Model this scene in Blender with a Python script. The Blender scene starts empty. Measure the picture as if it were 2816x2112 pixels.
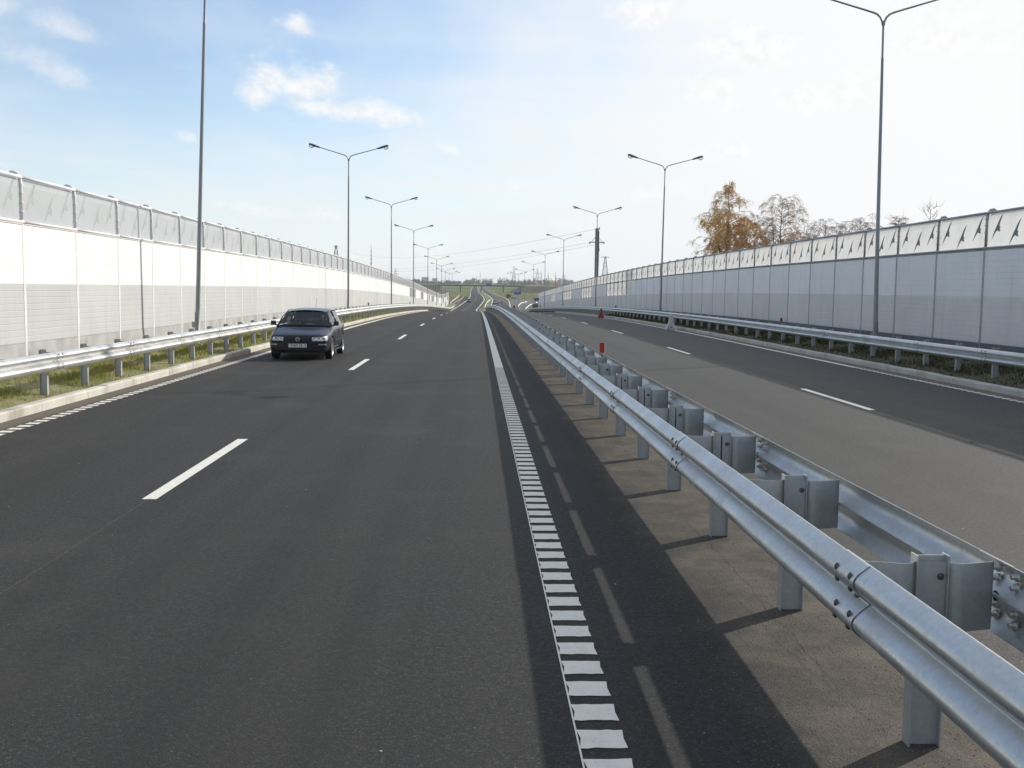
import bpy, bmesh, math, random
from mathutils import Vector, Matrix, Euler
R = math.radians
random.seed(7)
sc = bpy.context.scene
COL = sc.collection

# ---------------------------------------------------------------- road geometry
PROF = [(-200, 0), (-60, 0), (0, 0), (46, 0), (70, -.085), (107, -.46), (147, -1.10), (188, -1.95), (229, -2.85), (260, -3.52),
        (300, -4.12), (335, -4.0), (395, -3.15), (500, -2.3), (700, -1.5), (900, -.7), (1200, 1.9), (1500, 5.0), (2000, 9.6),
        (2600, 15.0), (4000, 24.), (9000, 40)]
SHIFT = [(-200, 0), (0, 0), (200, 0), (250, -.25), (300, -.7), (350, .3), (395, 1.5), (460, 2.6), (520, 2.7), (700, 1.9), (900, .6), (1200, 0), (9000, 0)]

def interp(tab, y):
    n = len(tab)
    if y <= tab[0][0]: return tab[0][1]
    if y >= tab[-1][0]: return tab[-1][1]
    i = max(k for k in range(n - 1) if tab[k][0] <= y)
    def slope(k):
        if k <= 0 or k >= n - 1: return 0.0
        a = (tab[k][1] - tab[k-1][1]) / (tab[k][0] - tab[k-1][0])
        b = (tab[k+1][1] - tab[k][1]) / (tab[k+1][0] - tab[k][0])
        if a * b <= 0: return 0.0
        return 2 * a * b / (a + b)
    (x0, v0), (x1, v1) = tab[i], tab[i+1]
    h = x1 - x0; t = (y - x0) / h
    m0, m1 = slope(i) * h, slope(i+1) * h
    return (2*t**3-3*t**2+1)*v0 + (t**3-2*t**2+t)*m0 + (-2*t**3+3*t**2)*v1 + (t**3-t**2)*m1

def zr(y): return interp(PROF, y)
def cx(y): return interp(SHIFT, y)
def slope_at(y): return (zr(y + 1.5) - zr(y - 1.5)) / 3.0

def ysteps(a, b):
    out = [a]; y = a
    while y < b - 1e-6:
        s = 2.0 if y < 60 else 4.0 if y < 320 else 10. if y < 700 else 25. if y < 1600 else 60.
        y = min(b, y + s); out.append(y)
    return out

# ---------------------------------------------------------------- object helpers
def tag(o, label=None, cat=None, group=None, kind=None):
    if label: o['label'] = label
    if cat: o['category'] = cat
    if group: o['group'] = group
    if kind: o['kind'] = kind
    return o

def empty(name, loc=(0, 0, 0), rot=(0, 0, 0), label=None, cat=None, group=None):
    o = bpy.data.objects.new(name, None); COL.objects.link(o)
    o.location = loc; o.rotation_euler = rot; o.empty_display_size = .2
    return tag(o, label, cat, group)

def link(name, me, parent=None, loc=(0, 0, 0), rot=(0, 0, 0)):
    o = bpy.data.objects.new(name, me); COL.objects.link(o)
    o.parent = parent; o.location = loc; o.rotation_euler = rot
    return o

def copy_tree(o, parent=None):
    c = o.copy(); COL.objects.link(c)
    if parent: c.parent = parent
    for ch in list(o.children): copy_tree(ch, c)
    return c

class MB:
    def __init__(s): s.v = []; s.f = []; s.m = []; s.sm = []
    def quad(s, a, b, c, d, mi=0, sm=False):
        n = len(s.v); s.v += [tuple(a), tuple(b), tuple(c), tuple(d)]; s.f.append((n, n+1, n+2, n+3)); s.m.append(mi); s.sm.append(sm)
    def tri(s, a, b, c, mi=0):
        n = len(s.v); s.v += [tuple(a), tuple(b), tuple(c)]; s.f.append((n, n+1, n+2)); s.m.append(mi); s.sm.append(False)
    def poly(s, pts, mi=0):
        n = len(s.v); s.v += [tuple(p) for p in pts]; s.f.append(tuple(range(n, n+len(pts)))); s.m.append(mi); s.sm.append(False)
    def box(s, x0, x1, y0, y1, z0, z1, mi=0, M=None):
        P = [(x0,y0,z0),(x1,y0,z0),(x1,y1,z0),(x0,y1,z0),(x0,y0,z1),(x1,y0,z1),(x1,y1,z1),(x0,y1,z1)]
        if M: P = [tuple(M @ Vector(p)) for p in P]
        n = len(s.v); s.v += P
        for q in ((0,3,2,1),(4,5,6,7),(0,1,5,4),(1,2,6,5),(2,3,7,6),(3,0,4,7)):
            s.f.append(tuple(n+i for i in q)); s.m.append(mi); s.sm.append(False)
    def grid(s, rows, mi=0, sm=True, closed=False):
        # rows: list of lists of points
        n = len(s.v); w = len(rows[0])
        for r in rows: s.v += [tuple(p) for p in r]
        for i in range(len(rows)-1):
            for j in range(w if closed else w-1):
                a = n+i*w+j; b = n+i*w+(j+1) % w
                s.f.append((a, b, b+w, a+w)); s.m.append(mi); s.sm.append(sm)
    def tube(s, pts, rad, n=8, mi=0, cap=True, sm=True):
        pts = [Vector(p) for p in pts]
        if not isinstance(rad, (list, tuple)): rad = [rad]*len(pts)
        up = None; rows = []
        for i, p in enumerate(pts):
            if i == 0: t = pts[1]-p
            elif i == len(pts)-1: t = p-pts[i-1]
            else: t = (pts[i+1]-pts[i-1])
            t.normalize()
            if up is None:
                up = Vector((0, 0, 1)) if abs(t.z) < .9 else Vector((0, 1, 0))
            a = up - t*up.dot(t)
            if a.length < 1e-5: a = t.orthogonal()
            a.normalize(); b = t.cross(a); up = a
            rows.append([p + (a*math.cos(2*math.pi*k/n) + b*math.sin(2*math.pi*k/n))*rad[i] for k in range(n)])
        n0 = len(s.v)
        s.grid(rows, mi, sm, True)
        if cap:
            s.f.append(tuple(n0+k for k in range(n))[::-1]); s.m.append(mi); s.sm.append(False)
            e = n0+(len(rows)-1)*n
            s.f.append(tuple(e+k for k in range(n))); s.m.append(mi); s.sm.append(False)
    def lathe(s, prof, c, axis='z', n=16, mi=0, sm=True):
        rows = []
        for r, h in prof:
            row = []
            for k in range(n):
                a = 2*math.pi*k/n; u, v = r*math.cos(a), r*math.sin(a)
                row.append((c[0]+u, c[1]+v, c[2]+h) if axis == 'z' else (c[0]+h, c[1]+u, c[2]+v) if axis == 'x' else (c[0]+u, c[1]+h, c[2]+v))
            rows.append(row)
        s.grid(rows, mi, sm, True)
    def add(s, o, M=None):
        n = len(s.v)
        s.v += [tuple(M @ Vector(p)) for p in o.v] if M else list(o.v)
        s.f += [tuple(n+i for i in f) for f in o.f]; s.m += o.m; s.sm += o.sm
    def mesh(s, name, mats, fix=True):
        me = bpy.data.meshes.new(name); me.from_pydata(s.v, [], s.f)
        for m in (mats if isinstance(mats, (list, tuple)) else [mats]): me.materials.append(m)
        me.polygons.foreach_set('material_index', s.m); me.polygons.foreach_set('use_smooth', s.sm)
        if fix:
            bm = bmesh.new(); bm.from_mesh(me); bmesh.ops.recalc_face_normals(bm, faces=bm.faces); bm.to_mesh(me); bm.free()
        me.update(); return me
    def build(s, name, mats, parent=None, loc=(0, 0, 0), rot=(0, 0, 0), fix=True):
        return link(name, s.mesh(name, mats, fix), parent, loc, rot)

def bevel(o, w=.01, seg=2, ang=40):
    m = o.modifiers.new('bevel', 'BEVEL'); m.width = w; m.segments = seg; m.limit_method = 'ANGLE'; m.angle_limit = R(ang)
    return o

def evaluated_mesh(o, name):
    dg = bpy.context.evaluated_depsgraph_get()
    return bpy.data.meshes.new_from_object(o.evaluated_get(dg), depsgraph=dg)

# ---------------------------------------------------------------- materials
class NT:
    def __init__(s, t): s.t = t
    def n(s, typ, **kw):
        o = s.t.nodes.new(typ)
        for k, v in kw.items(): setattr(o, k, v)
        return o
    def l(s, a, b): s.t.links.new(a, b)
    def val(s, sock, v):
        if hasattr(v, 'is_linked') or hasattr(v, 'links'): s.l(v, sock)
        else: sock.default_value = v
    def math(s, op, a, b=None, c=None, clamp=False):
        o = s.n('ShaderNodeMath', operation=op, use_clamp=clamp)
        s.val(o.inputs[0], a)
        if b is not None: s.val(o.inputs[1], b)
        if c is not None: s.val(o.inputs[2], c)
        return o.outputs[0]
    def mix(s, fac, a, b, blend='MIX'):
        o = s.n('ShaderNodeMix', data_type='RGBA', blend_type=blend)
        s.val(o.inputs[0], fac); s.val(o.inputs[6], a); s.val(o.inputs[7], b)
        return o.outputs[2]
    def ramp(s, x, a, b, smooth=True, lo=0., hi=1.):
        o = s.n('ShaderNodeMapRange'); o.interpolation_type = 'SMOOTHSTEP' if smooth else 'LINEAR'
        s.val(o.inputs[0], x); o.inputs[1].default_value = a; o.inputs[2].default_value = b
        o.inputs[3].default_value = lo; o.inputs[4].default_value = hi
        return o.outputs[0]
    def noise(s, vec, scale, detail=3, rough=.55, dist=0.):
        o = s.n('ShaderNodeTexNoise'); o.inputs['Scale'].default_value = scale; o.inputs['Detail'].default_value = detail
        o.inputs['Roughness'].default_value = rough; o.inputs['Distortion'].default_value = dist
        if vec is not None: s.l(vec, o.inputs['Vector'])
        return o.outputs[0]
    def vscale(s, vec, sx, sy, sz, off=(0, 0, 0)):
        o = s.n('ShaderNodeMapping'); o.inputs['Scale'].default_value = (sx, sy, sz); o.inputs['Location'].default_value = off
        s.l(vec, o.inputs['Vector']); return o.outputs[0]

def rgba(c): return (c[0], c[1], c[2], 1.0)

def newmat(name):
    m = bpy.data.materials.new(name); m.use_nodes = True
    t = m.node_tree; t.nodes.clear(); k = NT(t)
    out = k.n('ShaderNodeOutputMaterial'); b = k.n('ShaderNodeBsdfPrincipled'); k.l(b.outputs[0], out.inputs[0])
    g = k.n('ShaderNodeNewGeometry'); k.pos = g.outputs['Position']; k.b = b; k.out = out; k.geo = g
    return m, k

def pmat(name, c1, c2=None, scale=6., rough=.6, metal=0., bump=0., bscale=40., spec=.5, stretch=(1, 1, 1), c3=None, s3=.6, a=.35, b=.65, r2=None, coord='pos'):
    m, k = newmat(name)
    p = k.pos
    if coord == 'obj': p = k.n('ShaderNodeTexCoord').outputs['Object']
    if stretch != (1, 1, 1): p = k.vscale(p, *stretch)
    col = rgba(c1)
    if c2:
        n = k.noise(p, scale, 5)
        f = k.ramp(n, a, b)
        col = k.mix(f, rgba(c1), rgba(c2))
        if r2 is not None: k.l(k.ramp(n, a, b, lo=rough, hi=r2), k.b.inputs['Roughness'])
    if c3:
        col = k.mix(k.ramp(k.noise(p, s3, 4), .52, .72), col, rgba(c3))
    if name.startswith('panel_'):             # every cassette weathers a little differently; faint rain streaks
        oi = k.n('ShaderNodeObjectInfo')
        stv = k.noise(k.vscale(k.pos, 4, 4, .22), 1.6, 5, .65)
        dk = k.math('MULTIPLY', k.ramp(oi.outputs['Random'], 0, 1, False, .93, 1.0), k.ramp(stv, .48, .78, lo=1., hi=.88))
        cmb = k.n('ShaderNodeCombineColor'); [k.l(dk, cmb.inputs[i]) for i in range(3)]
        col = k.mix(1., col, cmb.outputs[0], 'MULTIPLY')
    k.val(k.b.inputs['Base Color'], col)
    if r2 is None or not c2: k.b.inputs['Roughness'].default_value = rough
    k.b.inputs['Metallic'].default_value = metal; k.b.inputs['Specular IOR Level'].default_value = spec
    if bump:
        bp = k.n('ShaderNodeBump'); bp.inputs['Strength'].default_value = bump; bp.inputs['Distance'].default_value = .01
        k.l(k.noise(p, bscale, 4), bp.inputs['Height']); k.l(bp.outputs[0], k.b.inputs['Normal'])
    return m

def asphalt(name, base, warm, dust=0., rough=.62, aggregate=1.0, dustx=None, band=None, spec=.38):
    m, k = newmat(name)
    p = k.pos
    fine = k.noise(p, 130, 3, .7)
    fine2 = k.noise(p, 38, 4, .65)
    vor = k.n('ShaderNodeTexVoronoi'); vor.inputs['Scale'].default_value = 85; k.l(p, vor.inputs['Vector'])
    cell = k.n('ShaderNodeSeparateColor'); k.l(vor.outputs['Color'], cell.inputs[0])
    big = k.noise(k.vscale(p, .9, .10, 1), .8, 5, .6)
    tracks = k.noise(k.vscale(p, 1.6, .012, 1), 1.0, 3, .5)
    patch = k.noise(p, .45, 6, .65)
    dark = rgba([c*.62 for c in base]); lite = rgba([c*1.5 for c in base])
    col = k.mix(k.ramp(fine, .34, .66), dark, lite)
    pits = k.noise(p, 62, 2, .8); chips = k.noise(p, 48, 2, .75)
    col = k.mix(k.ramp(pits, .56, .70, lo=0, hi=.75), col, rgba([c*.25 for c in base]))
    col = k.mix(k.ramp(chips, .60, .74, lo=0, hi=.8), col, rgba([c*2.3 for c in warm]))
    col = k.mix(k.ramp(cell.outputs[0], .80, 1.0, lo=0, hi=.55*aggregate), col, rgba([c*2.6 for c in warm]))
    col = k.mix(k.ramp(big, .35, .7, lo=0, hi=.5), col, rgba(warm))
    col = k.mix(k.ramp(tracks, .42, .66, lo=0, hi=.42), col, rgba([c*.70 for c in base]))
    col = k.mix(k.ramp(patch, .50, .72, lo=0, hi=.5), col, rgba([c*1.5 for c in warm]))
    # sparse pale chippings / specks
    vs = k.n('ShaderNodeTexVoronoi'); vs.inputs['Scale'].default_value = 3.3; k.l(p, vs.inputs['Vector'])
    sp = k.n('ShaderNodeSeparateColor'); k.l(vs.outputs['Color'], sp.inputs[0])
    speck = k.math('MULTIPLY', k.ramp(vs.outputs['Distance'], .035, .020), k.math('GREATER_THAN', sp.outputs[1], .55))
    col = k.mix(speck, col, (.38, .37, .34, 1))
    if dust:
        d = k.ramp(k.noise(p, 1.3, 6, .7), .38, .68, lo=0, hi=dust)
        col = k.mix(d, col, (.24, .205, .16, 1))
    if band:
        sb = k.n('ShaderNodeSeparateXYZ'); k.l(p, sb.inputs[0])
        e = k.math('ADD', sb.outputs[0], k.math('MULTIPLY', k.math('SUBTRACT', k.noise(p, 1.6, 6, .65), .5), 1.1))
        d = k.math('MULTIPLY', k.ramp(e, band[0], band[0]+.5), k.ramp(k.noise(p, 2.2, 6, .7), .25, .7, lo=.45, hi=.9))
        col = k.mix(d, col, k.mix(k.ramp(k.noise(p, 1.1, 7, .75), .36, .66), k.mix(k.ramp(fine, .38, .62), (.042, .037, .031, 1), (.115, .099, .078, 1)), k.mix(k.ramp(fine, .36, .64), (.082, .070, .054, 1), (.185, .157, .120, 1))))
    if band: col = k.mix(k.ramp(pits, .57, .68, lo=0, hi=.7), col, (.018, .016, .014, 1))
    if dustx:
        sx = k.n('ShaderNodeSeparateXYZ'); k.l(p, sx.inputs[0])
        e = k.math('ADD', k.math('ABSOLUTE', k.math('SUBTRACT', sx.outputs[0], dustx)), k.math('MULTIPLY', k.noise(p, 5, 4), .3))
        col = k.mix(k.ramp(e, .62, .3, lo=0, hi=.85), col, (.16, .135, .105, 1))
    k.l(col, k.b.inputs['Base Color'])
    k.l(k.ramp(k.noise(p, 24, 3), .3, .7, lo=rough-.06, hi=rough+.1), k.b.inputs['Roughness'])
    k.b.inputs['Specular IOR Level'].default_value = spec
    bp = k.n('ShaderNodeBump'); bp.inputs['Strength'].default_value = .55; bp.inputs['Distance'].default_value = .006
    h = k.math('ADD', k.math('MULTIPLY', fine, .6), k.math('MULTIPLY', fine2, .6))
    h = k.math('ADD', h, k.math('MULTIPLY', vor.outputs['Distance'], -.5))
    k.l(h, bp.inputs['Height']); k.l(bp.outputs[0], k.b.inputs['Normal'])
    return m

M = {}
M['asphalt'] = asphalt('asphalt_dark', (.036, .0355, .0345), (.044, .042, .038), dustx=-7.02, rough=.75, spec=.15)
M['asphalt_right'] = asphalt('asphalt_pale', (.043, .0425, .0415), (.050, .048, .0445), dustx=11.2, spec=.2, rough=.66)
M['median'] = asphalt('asphalt_dusty', (.034, .0335, .0325), (.044, .041, .036), band=(1.30, 3.2), rough=.75, spec=.15)

def paint_mat():
    m, k = newmat('road_paint')
    n = k.noise(k.pos, 9, 6, .65); n2 = k.noise(k.pos, 70, 3)
    col = k.mix(k.ramp(n, .42, .75, lo=0, hi=.5), (.77, .73, .655, 1), (.56, .53, .47, 1))
    col = k.mix(k.ramp(n2, .62, .72, lo=0, hi=.5), col, (.2, .2, .19, 1))
    k.l(col, k.b.inputs['Base Color']); k.b.inputs['Roughness'].default_value = .6
    bp = k.n('ShaderNodeBump'); bp.inputs['Strength'].default_value = .25; bp.inputs['Distance'].default_value = .003
    k.l(n2, bp.inputs['Height']); k.l(bp.outputs[0], k.b.inputs['Normal'])
    return m
M['paint'] = paint_mat()

def galv(name, c=(.60, .61, .605), rough=.40, metal=.75, dirt=(.24, .225, .20)):
    m, k = newmat(name)
    vor = k.n('ShaderNodeTexVoronoi'); vor.inputs['Scale'].default_value = 45; k.l(k.pos, vor.inputs['Vector'])
    s = k.n('ShaderNodeSeparateColor'); k.l(vor.outputs['Color'], s.inputs[0])
    n = k.noise(k.pos, 2.2, 6, .65); st = k.noise(k.vscale(k.pos, 9, 9, 1.2), 2., 4)
    col = k.mix(k.ramp(s.outputs[0], 0, 1, lo=.0, hi=.35), rgba(c), rgba([x*.72 for x in c]))
    col = k.mix(k.ramp(n, .50, .80, lo=0, hi=.3), col, rgba([x*.68 for x in c]))
    col = k.mix(k.ramp(st, .60, .82, lo=0, hi=.4), col, rgba(dirt))
    k.l(col, k.b.inputs['Base Color'])
    k.b.inputs['Metallic'].default_value = metal
    k.l(k.ramp(n, .3, .7, lo=rough-.07, hi=rough+.14), k.b.inputs['Roughness'])
    bp = k.n('ShaderNodeBump'); bp.inputs['Strength'].default_value = .06; bp.inputs['Distance'].default_value = .01
    k.l(k.noise(k.pos, 14, 3), bp.inputs['Height']); k.l(bp.outputs[0], k.b.inputs['Normal'])
    return m
M['galv'] = galv('galvanised_steel')
M['galv_post'] = galv('galvanised_post', (.45, .46, .455), .5, .55)
M['bolt'] = pmat('bolt_steel_shaded', (.085, .08, .08), (.14, .135, .13), 30, .5, .6)  # dark colour takes in the shadow side of the domed heads
M['nut'] = pmat('nut_zinc', (.55, .54, .50), (.42, .41, .38), 60, .4, .7)
M['lamp_pole'] = galv('lamp_pole_zinc', (.30, .31, .32), .48, .6)
M['housing'] = pmat('lamp_housing', (.10, .105, .11), (.14, .145, .15), 8, .45, .2)
M['panel_white'] = pmat('panel_white', (.82, .82, .81), (.79, .79, .78), .9, .5, 0, .03, 3)
M['panel_grey'] = pmat('panel_grey', (.50, .51, .505), (.47, .48, .475), .8, .6, 0, .03, 3)
M['panel_white_b'] = pmat('panel_white_brightened', (.87, .87, .865), (.83, .83, .825), .9, .5, 0, .03, 3)  # base colour raised to stand in for fill light on the shaded wall
M['panel_grey_b'] = pmat('panel_grey_brightened', (.74, .72, .69), (.69, .67, .645), .9, .55, 0, .03, 3)  # lighter grey also makes up for fill light missing on that wall
M['plinth'] = pmat('plinth_concrete', (.42, .42, .415), (.34, .34, .335), 1.6, .8, 0, .25, 30, c3=(.27, .265, .25), s3=1.1)
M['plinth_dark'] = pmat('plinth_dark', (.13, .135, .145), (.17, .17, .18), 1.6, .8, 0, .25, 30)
M['wall_post'] = pmat('wall_post_paint', (.76, .73, .72), (.68, .66, .65), 3, .45, .0)
M['wall_post_dark'] = galv('wall_post_zinc', (.36, .37, .38), .5, .6)
M['kerb'] = pmat('kerb_concrete', (.56, .53, .47), (.46, .43, .375), 1.4, .85, 0, .35, 45, c3=(.34, .30, .25), s3=.8)
M['red'] = pmat('reflector_red', (.42, .012, .014), (.34, .010, .012), 20, .35)
M['red_plastic'] = pmat('red_plastic', (.34, .022, .026), (.26, .018, .022), 4, .45)
M['grey_plate'] = pmat('grey_plate', (.42, .42, .41), (.36, .36, .35), 15, .5, .3)
M['dark_plate'] = pmat('dark_plate', (.06, .05, .05), (.09, .07, .07), 15, .5)
M['block'] = pmat('block_concrete', (.62, .60, .56), (.52, .50, .46), 3, .85, 0, .3, 40, c3=(.40, .38, .35), s3=2.)
M['concrete'] = pmat('old_concrete', (.40, .395, .38), (.33, .325, .315), .3, .85, 0, .2, 8)
M['concrete_dark'] = pmat('weathered_concrete', (.26, .27, .275), (.20, .205, .21), .3, .85)
M['blue_sign'] = pmat('sign_blue', (.02, .10, .36), (.025, .115, .39), 2, .35)
M['white_paint'] = pmat('white_paint', (.78, .78, .76), (.7, .7, .68), 2, .4)
M['pole_concrete'] = pmat('pole_concrete', (.16, .155, .15), (.21, .205, .20), 2, .85, 0, .2, 20)
M['steel_dark'] = pmat('dark_steel', (.13, .135, .14), (.17, .175, .18), 3, .5, .4)
M['wire'] = pmat('wire', (.12, .12, .125), None, 1, .5, .5)
M['bark'] = pmat('birch_bark', (.20, .17, .145), (.08, .065, .055), 5, .85)
M['twig'] = pmat('twigs', (.40, .30, .25), (.30, .22, .19), 2, .8)

def foliage(name, a, b, c=None, scale=.8):
    m, k = newmat(name)
    col = k.mix(k.ramp(k.noise(k.pos, scale, 3), .35, .65), rgba(a), rgba(b))
    if c: col = k.mix(k.ramp(k.noise(k.pos, scale*2.7, 2), .52, .68), col, rgba(c))
    k.l(col, k.b.inputs['Base Color']); k.b.inputs['Roughness'].default_value = .6
    k.b.inputs['Specular IOR Level'].default_value = .2
    tr = k.n('ShaderNodeBsdfTranslucent'); k.l(col, tr.inputs[0])
    mx = k.n('ShaderNodeMixShader'); mx.inputs[0].default_value = .68
    k.l(k.b.outputs[0], mx.inputs[1]); k.l(tr.outputs[0], mx.inputs[2]); k.l(mx.outputs[0], k.out.inputs[0])
    return m
M['leaf_gold'] = foliage('birch_leaves_gold', (.80, .50, .16), (.72, .47, .18), (.60, .46, .20))
M['leaf_bare'] = foliage('birch_leaves_brown', (.36, .25, .15), (.28, .20, .14))
M['leaf_tan'] = foliage('birch_leaves_tan', (.62, .42, .22), (.50, .36, .22), (.58, .36, .14))
M['leaf_orange'] = foliage('sapling_leaves', (.38, .16, .035), (.27, .13, .03))
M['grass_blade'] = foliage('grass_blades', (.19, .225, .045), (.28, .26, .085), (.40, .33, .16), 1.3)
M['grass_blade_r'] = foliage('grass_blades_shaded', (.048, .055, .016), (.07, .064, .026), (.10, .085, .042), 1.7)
M['verge'] = pmat('verge_soil', (.15, .165, .05), (.22, .19, .095), 2.2, .95, 0, .5, 25, c3=(.29, .23, .15), s3=1.2)
M['bush_tan'] = foliage('autumn_bush', (.40, .27, .10), (.33, .23, .09))
M['wood_far'] = foliage('far_woodland', (.050, .066, .040), (.078, .084, .048), (.095, .075, .045), .02)

def ground_mat():
    m, k = newmat('ground')
    p = k.pos
    vor = k.n('ShaderNodeTexVoronoi'); vor.inputs['Scale'].default_value = 1.; k.l(k.vscale(p, .0022, .0052, 0), vor.inputs['Vector'])
    s = k.n('ShaderNodeSeparateColor'); k.l(vor.outputs['Color'], s.inputs[0])
    cr = k.n('ShaderNodeValToRGB'); k.l(s.outputs[0], cr.inputs[0]); e = cr.color_ramp; e.interpolation = 'CONSTANT'
    e.elements[0].color = (.085, .145, .035, 1); e.elements[0].position = 0
    e.elements[1].color = (.10, .085, .055, 1); e.elements[1].position = .28
    for ps, c in ((.45, (.075, .10, .035, 1)), (.62, (.12, .17, .045, 1)), (.8, (.13, .11, .06, 1))):
        q = e.elements.new(ps); q.color = c
    n = k.noise(k.vscale(p, .05, .05, .05), 1, 6, .7)
    near = k.mix(k.ramp(n, .4, .62), (.115, .125, .035, 1), (.19, .155, .07, 1))
    near = k.mix(k.ramp(k.noise(p, .35, 5), .5, .7), near, (.09, .10, .03, 1))
    sy = k.n('ShaderNodeSeparateXYZ'); k.l(p, sy.inputs[0])
    col = k.mix(k.ramp(sy.outputs[1], 900, 1150), near, cr.outputs[0])
    k.l(col, k.b.inputs['Base Color']); k.b.inputs['Roughness'].default_value = .95; k.b.inputs['Specular IOR Level'].default_value = .1
    return m
M['ground'] = ground_mat()

def screen_glass(name, tint, transp, transl_col, gloss=.12):
    m, k = newmat(name)
    t = k.t; n = k.noise(k.pos, 1.4, 5, .65)
    st = k.noise(k.vscale(k.pos, 3, 3, .5), 1.5, 5, .6)
    tl = k.n('ShaderNodeBsdfTranslucent'); df = k.n('ShaderNodeBsdfDiffuse'); gl = k.n('ShaderNodeBsdfGlossy'); tp = k.n('ShaderNodeBsdfTransparent')
    c = k.mix(k.ramp(n, .4, .7, lo=0, hi=.6), rgba(transl_col), rgba([x*.84 for x in transl_col]))
    c = k.mix(k.ramp(st, .56, .72, lo=0, hi=.4), c, rgba([x*.75 for x in transl_col]))
    k.l(c, tl.inputs[0]); df.inputs[0].default_value = rgba(tint); tp.inputs[0].default_value = (.9, .92, .93, 1)
    gl.inputs['Roughness'].default_value = .12; gl.inputs[0].default_value = (.9, .9, .9, 1)
    m1 = k.n('ShaderNodeMixShader'); m1.inputs[0].default_value = .42; k.l(tl.outputs[0], m1.inputs[1]); k.l(df.outputs[0], m1.inputs[2])
    m2 = k.n('ShaderNodeMixShader'); m2.inputs[0].default_value = transp; k.l(m1.outputs[0], m2.inputs[1]); k.l(tp.outputs[0], m2.inputs[2])
    fr = k.n('ShaderNodeFresnel'); fr.inputs[0].default_value = 1.45
    m3 = k.n('ShaderNodeMixShader'); k.l(k.math('MULTIPLY', fr.outputs[0], gloss*4), m3.inputs[0]); k.l(m2.outputs[0], m3.inputs[1]); k.l(gl.outputs[0], m3.inputs[2])
    k.l(m3.outputs[0], k.out.inputs[0]); k.t.nodes.remove(k.b)
    return m
M['screen'] = screen_glass('frosted_screen', (.90, .90, .89), .34, (.88, .88, .87))
M['screen_r'] = screen_glass('frosted_screen_pale', (.74, .74, .74), .22, (.93, .92, .92), .06)
M['bird'] = pmat('bird_film', (.16, .185, .18), (.20, .22, .215), 3, .6)
M['bird_l'] = pmat('bird_film_sunlit', (.36, .40, .385), (.30, .335, .325), 3, .6)  # lighter copy of the bird film with sunlight put into its colour

def car_glass(name, tint, f=.86):
    m, k = newmat(name)
    tp = k.n('ShaderNodeBsdfTransparent'); tp.inputs[0].default_value = rgba(tint)
    gl = k.n('ShaderNodeBsdfGlossy'); gl.inputs['Roughness'].default_value = .03
    fr = k.n('ShaderNodeFresnel'); fr.inputs[0].default_value = 1.5
    mx = k.n('ShaderNodeMixShader'); k.l(fr.outputs[0], mx.inputs[0]); k.l(tp.outputs[0], mx.inputs[1]); k.l(gl.outputs[0], mx.inputs[2])
    k.l(mx.outputs[0], k.out.inputs[0]); k.t.nodes.remove(k.b)
    return m
M['glass'] = car_glass('car_glass', (.62, .70, .68))
M['lens'] = car_glass('clear_lens', (.93, .95, .95))

def car_paint(name, c, metal=.35, coat=1.):
    m, k = newmat(name)
    k.l(k.mix(k.ramp(k.noise(k.n('ShaderNodeTexCoord').outputs['Object'], 3, 5), .4, .7, lo=0, hi=.3), rgba(c), rgba([x*.8+.012 for x in c])), k.b.inputs['Base Color'])
    k.b.inputs['Metallic'].default_value = metal; k.b.inputs['Roughness'].default_value = .32
    k.b.inputs['Coat Weight'].default_value = coat; k.b.inputs['Specular IOR Level'].default_value = .3 if coat < 1 else .5; k.b.inputs['Coat Roughness'].default_value = .05
    return m
M['navy'] = car_paint('navy_paint', (.006, .007, .019), .0, .42)
M['white_car'] = car_paint('white_car_paint', (.55, .55, .54), 0)
M['black_car'] = car_paint('black_car_paint', (.012, .013, .016), .2)
M['black_plastic'] = pmat('black_plastic', (.014, .014, .016), (.02, .02, .022), 12, .5, coord='obj')
M['tyre'] = pmat('tyre_rubber', (.014, .014, .015), (.026, .025, .024), 9, .8, coord='obj')
M['alloy'] = pmat('alloy', (.60, .60, .61), (.5, .5, .51), 9, .28, .8, coord='obj')
M['chrome'] = pmat('chrome', (.75, .76, .77), None, 1, .12, 1.)
M['reflector'] = pmat('lamp_reflector', (.72, .73, .74), (.45, .46, .47), 25, .16, .9, coord='obj')
M['plate'] = pmat('plate_white', (.74, .74, .72), None, 1, .45)
M['ink'] = pmat('plate_ink', (.01, .01, .012), None, 1, .5)
M['seat_cloth'] = pmat('seat_cloth', (.03, .03, .033), (.045, .045, .05), 20, .9, coord='obj')
M['skin'] = pmat('skin', (.42, .25, .18), (.38, .21, .15), 8, .55, coord='obj')
M['jacket'] = pmat('dark_jacket', (.022, .022, .026), (.035, .034, .038), 12, .85, coord='obj')
M['jacket2'] = pmat('grey_pullover', (.055, .05, .048), (.08, .075, .07), 12, .85, coord='obj')
M['hair'] = pmat('dark_hair', (.02, .014, .01), (.035, .025, .018), 20, .6, coord='obj')
M['emblem'] = pmat('emblem_chrome', (.62, .64, .66), None, 1, .25, .8)
M['indicator'] = pmat('indicator_lens', (.38, .36, .33), None, 1, .2, .2)
M['red_lamp'] = pmat('red_lamp', (.35, .01, .01), None, 1, .25)
M['facade'] = pmat('pale_facade', (.62, .63, .66), (.55, .56, .59), .2, .8)
M['facade_o'] = pmat('orange_facade', (.60, .34, .16), (.52, .30, .14), .2, .8)
M['roof_dark'] = pmat('roof_dark', (.14, .11, .10), (.10, .08, .075), .3, .8)
M['window_dark'] = pmat('window_dark', (.16, .17, .19), None, 1, .6)

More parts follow.
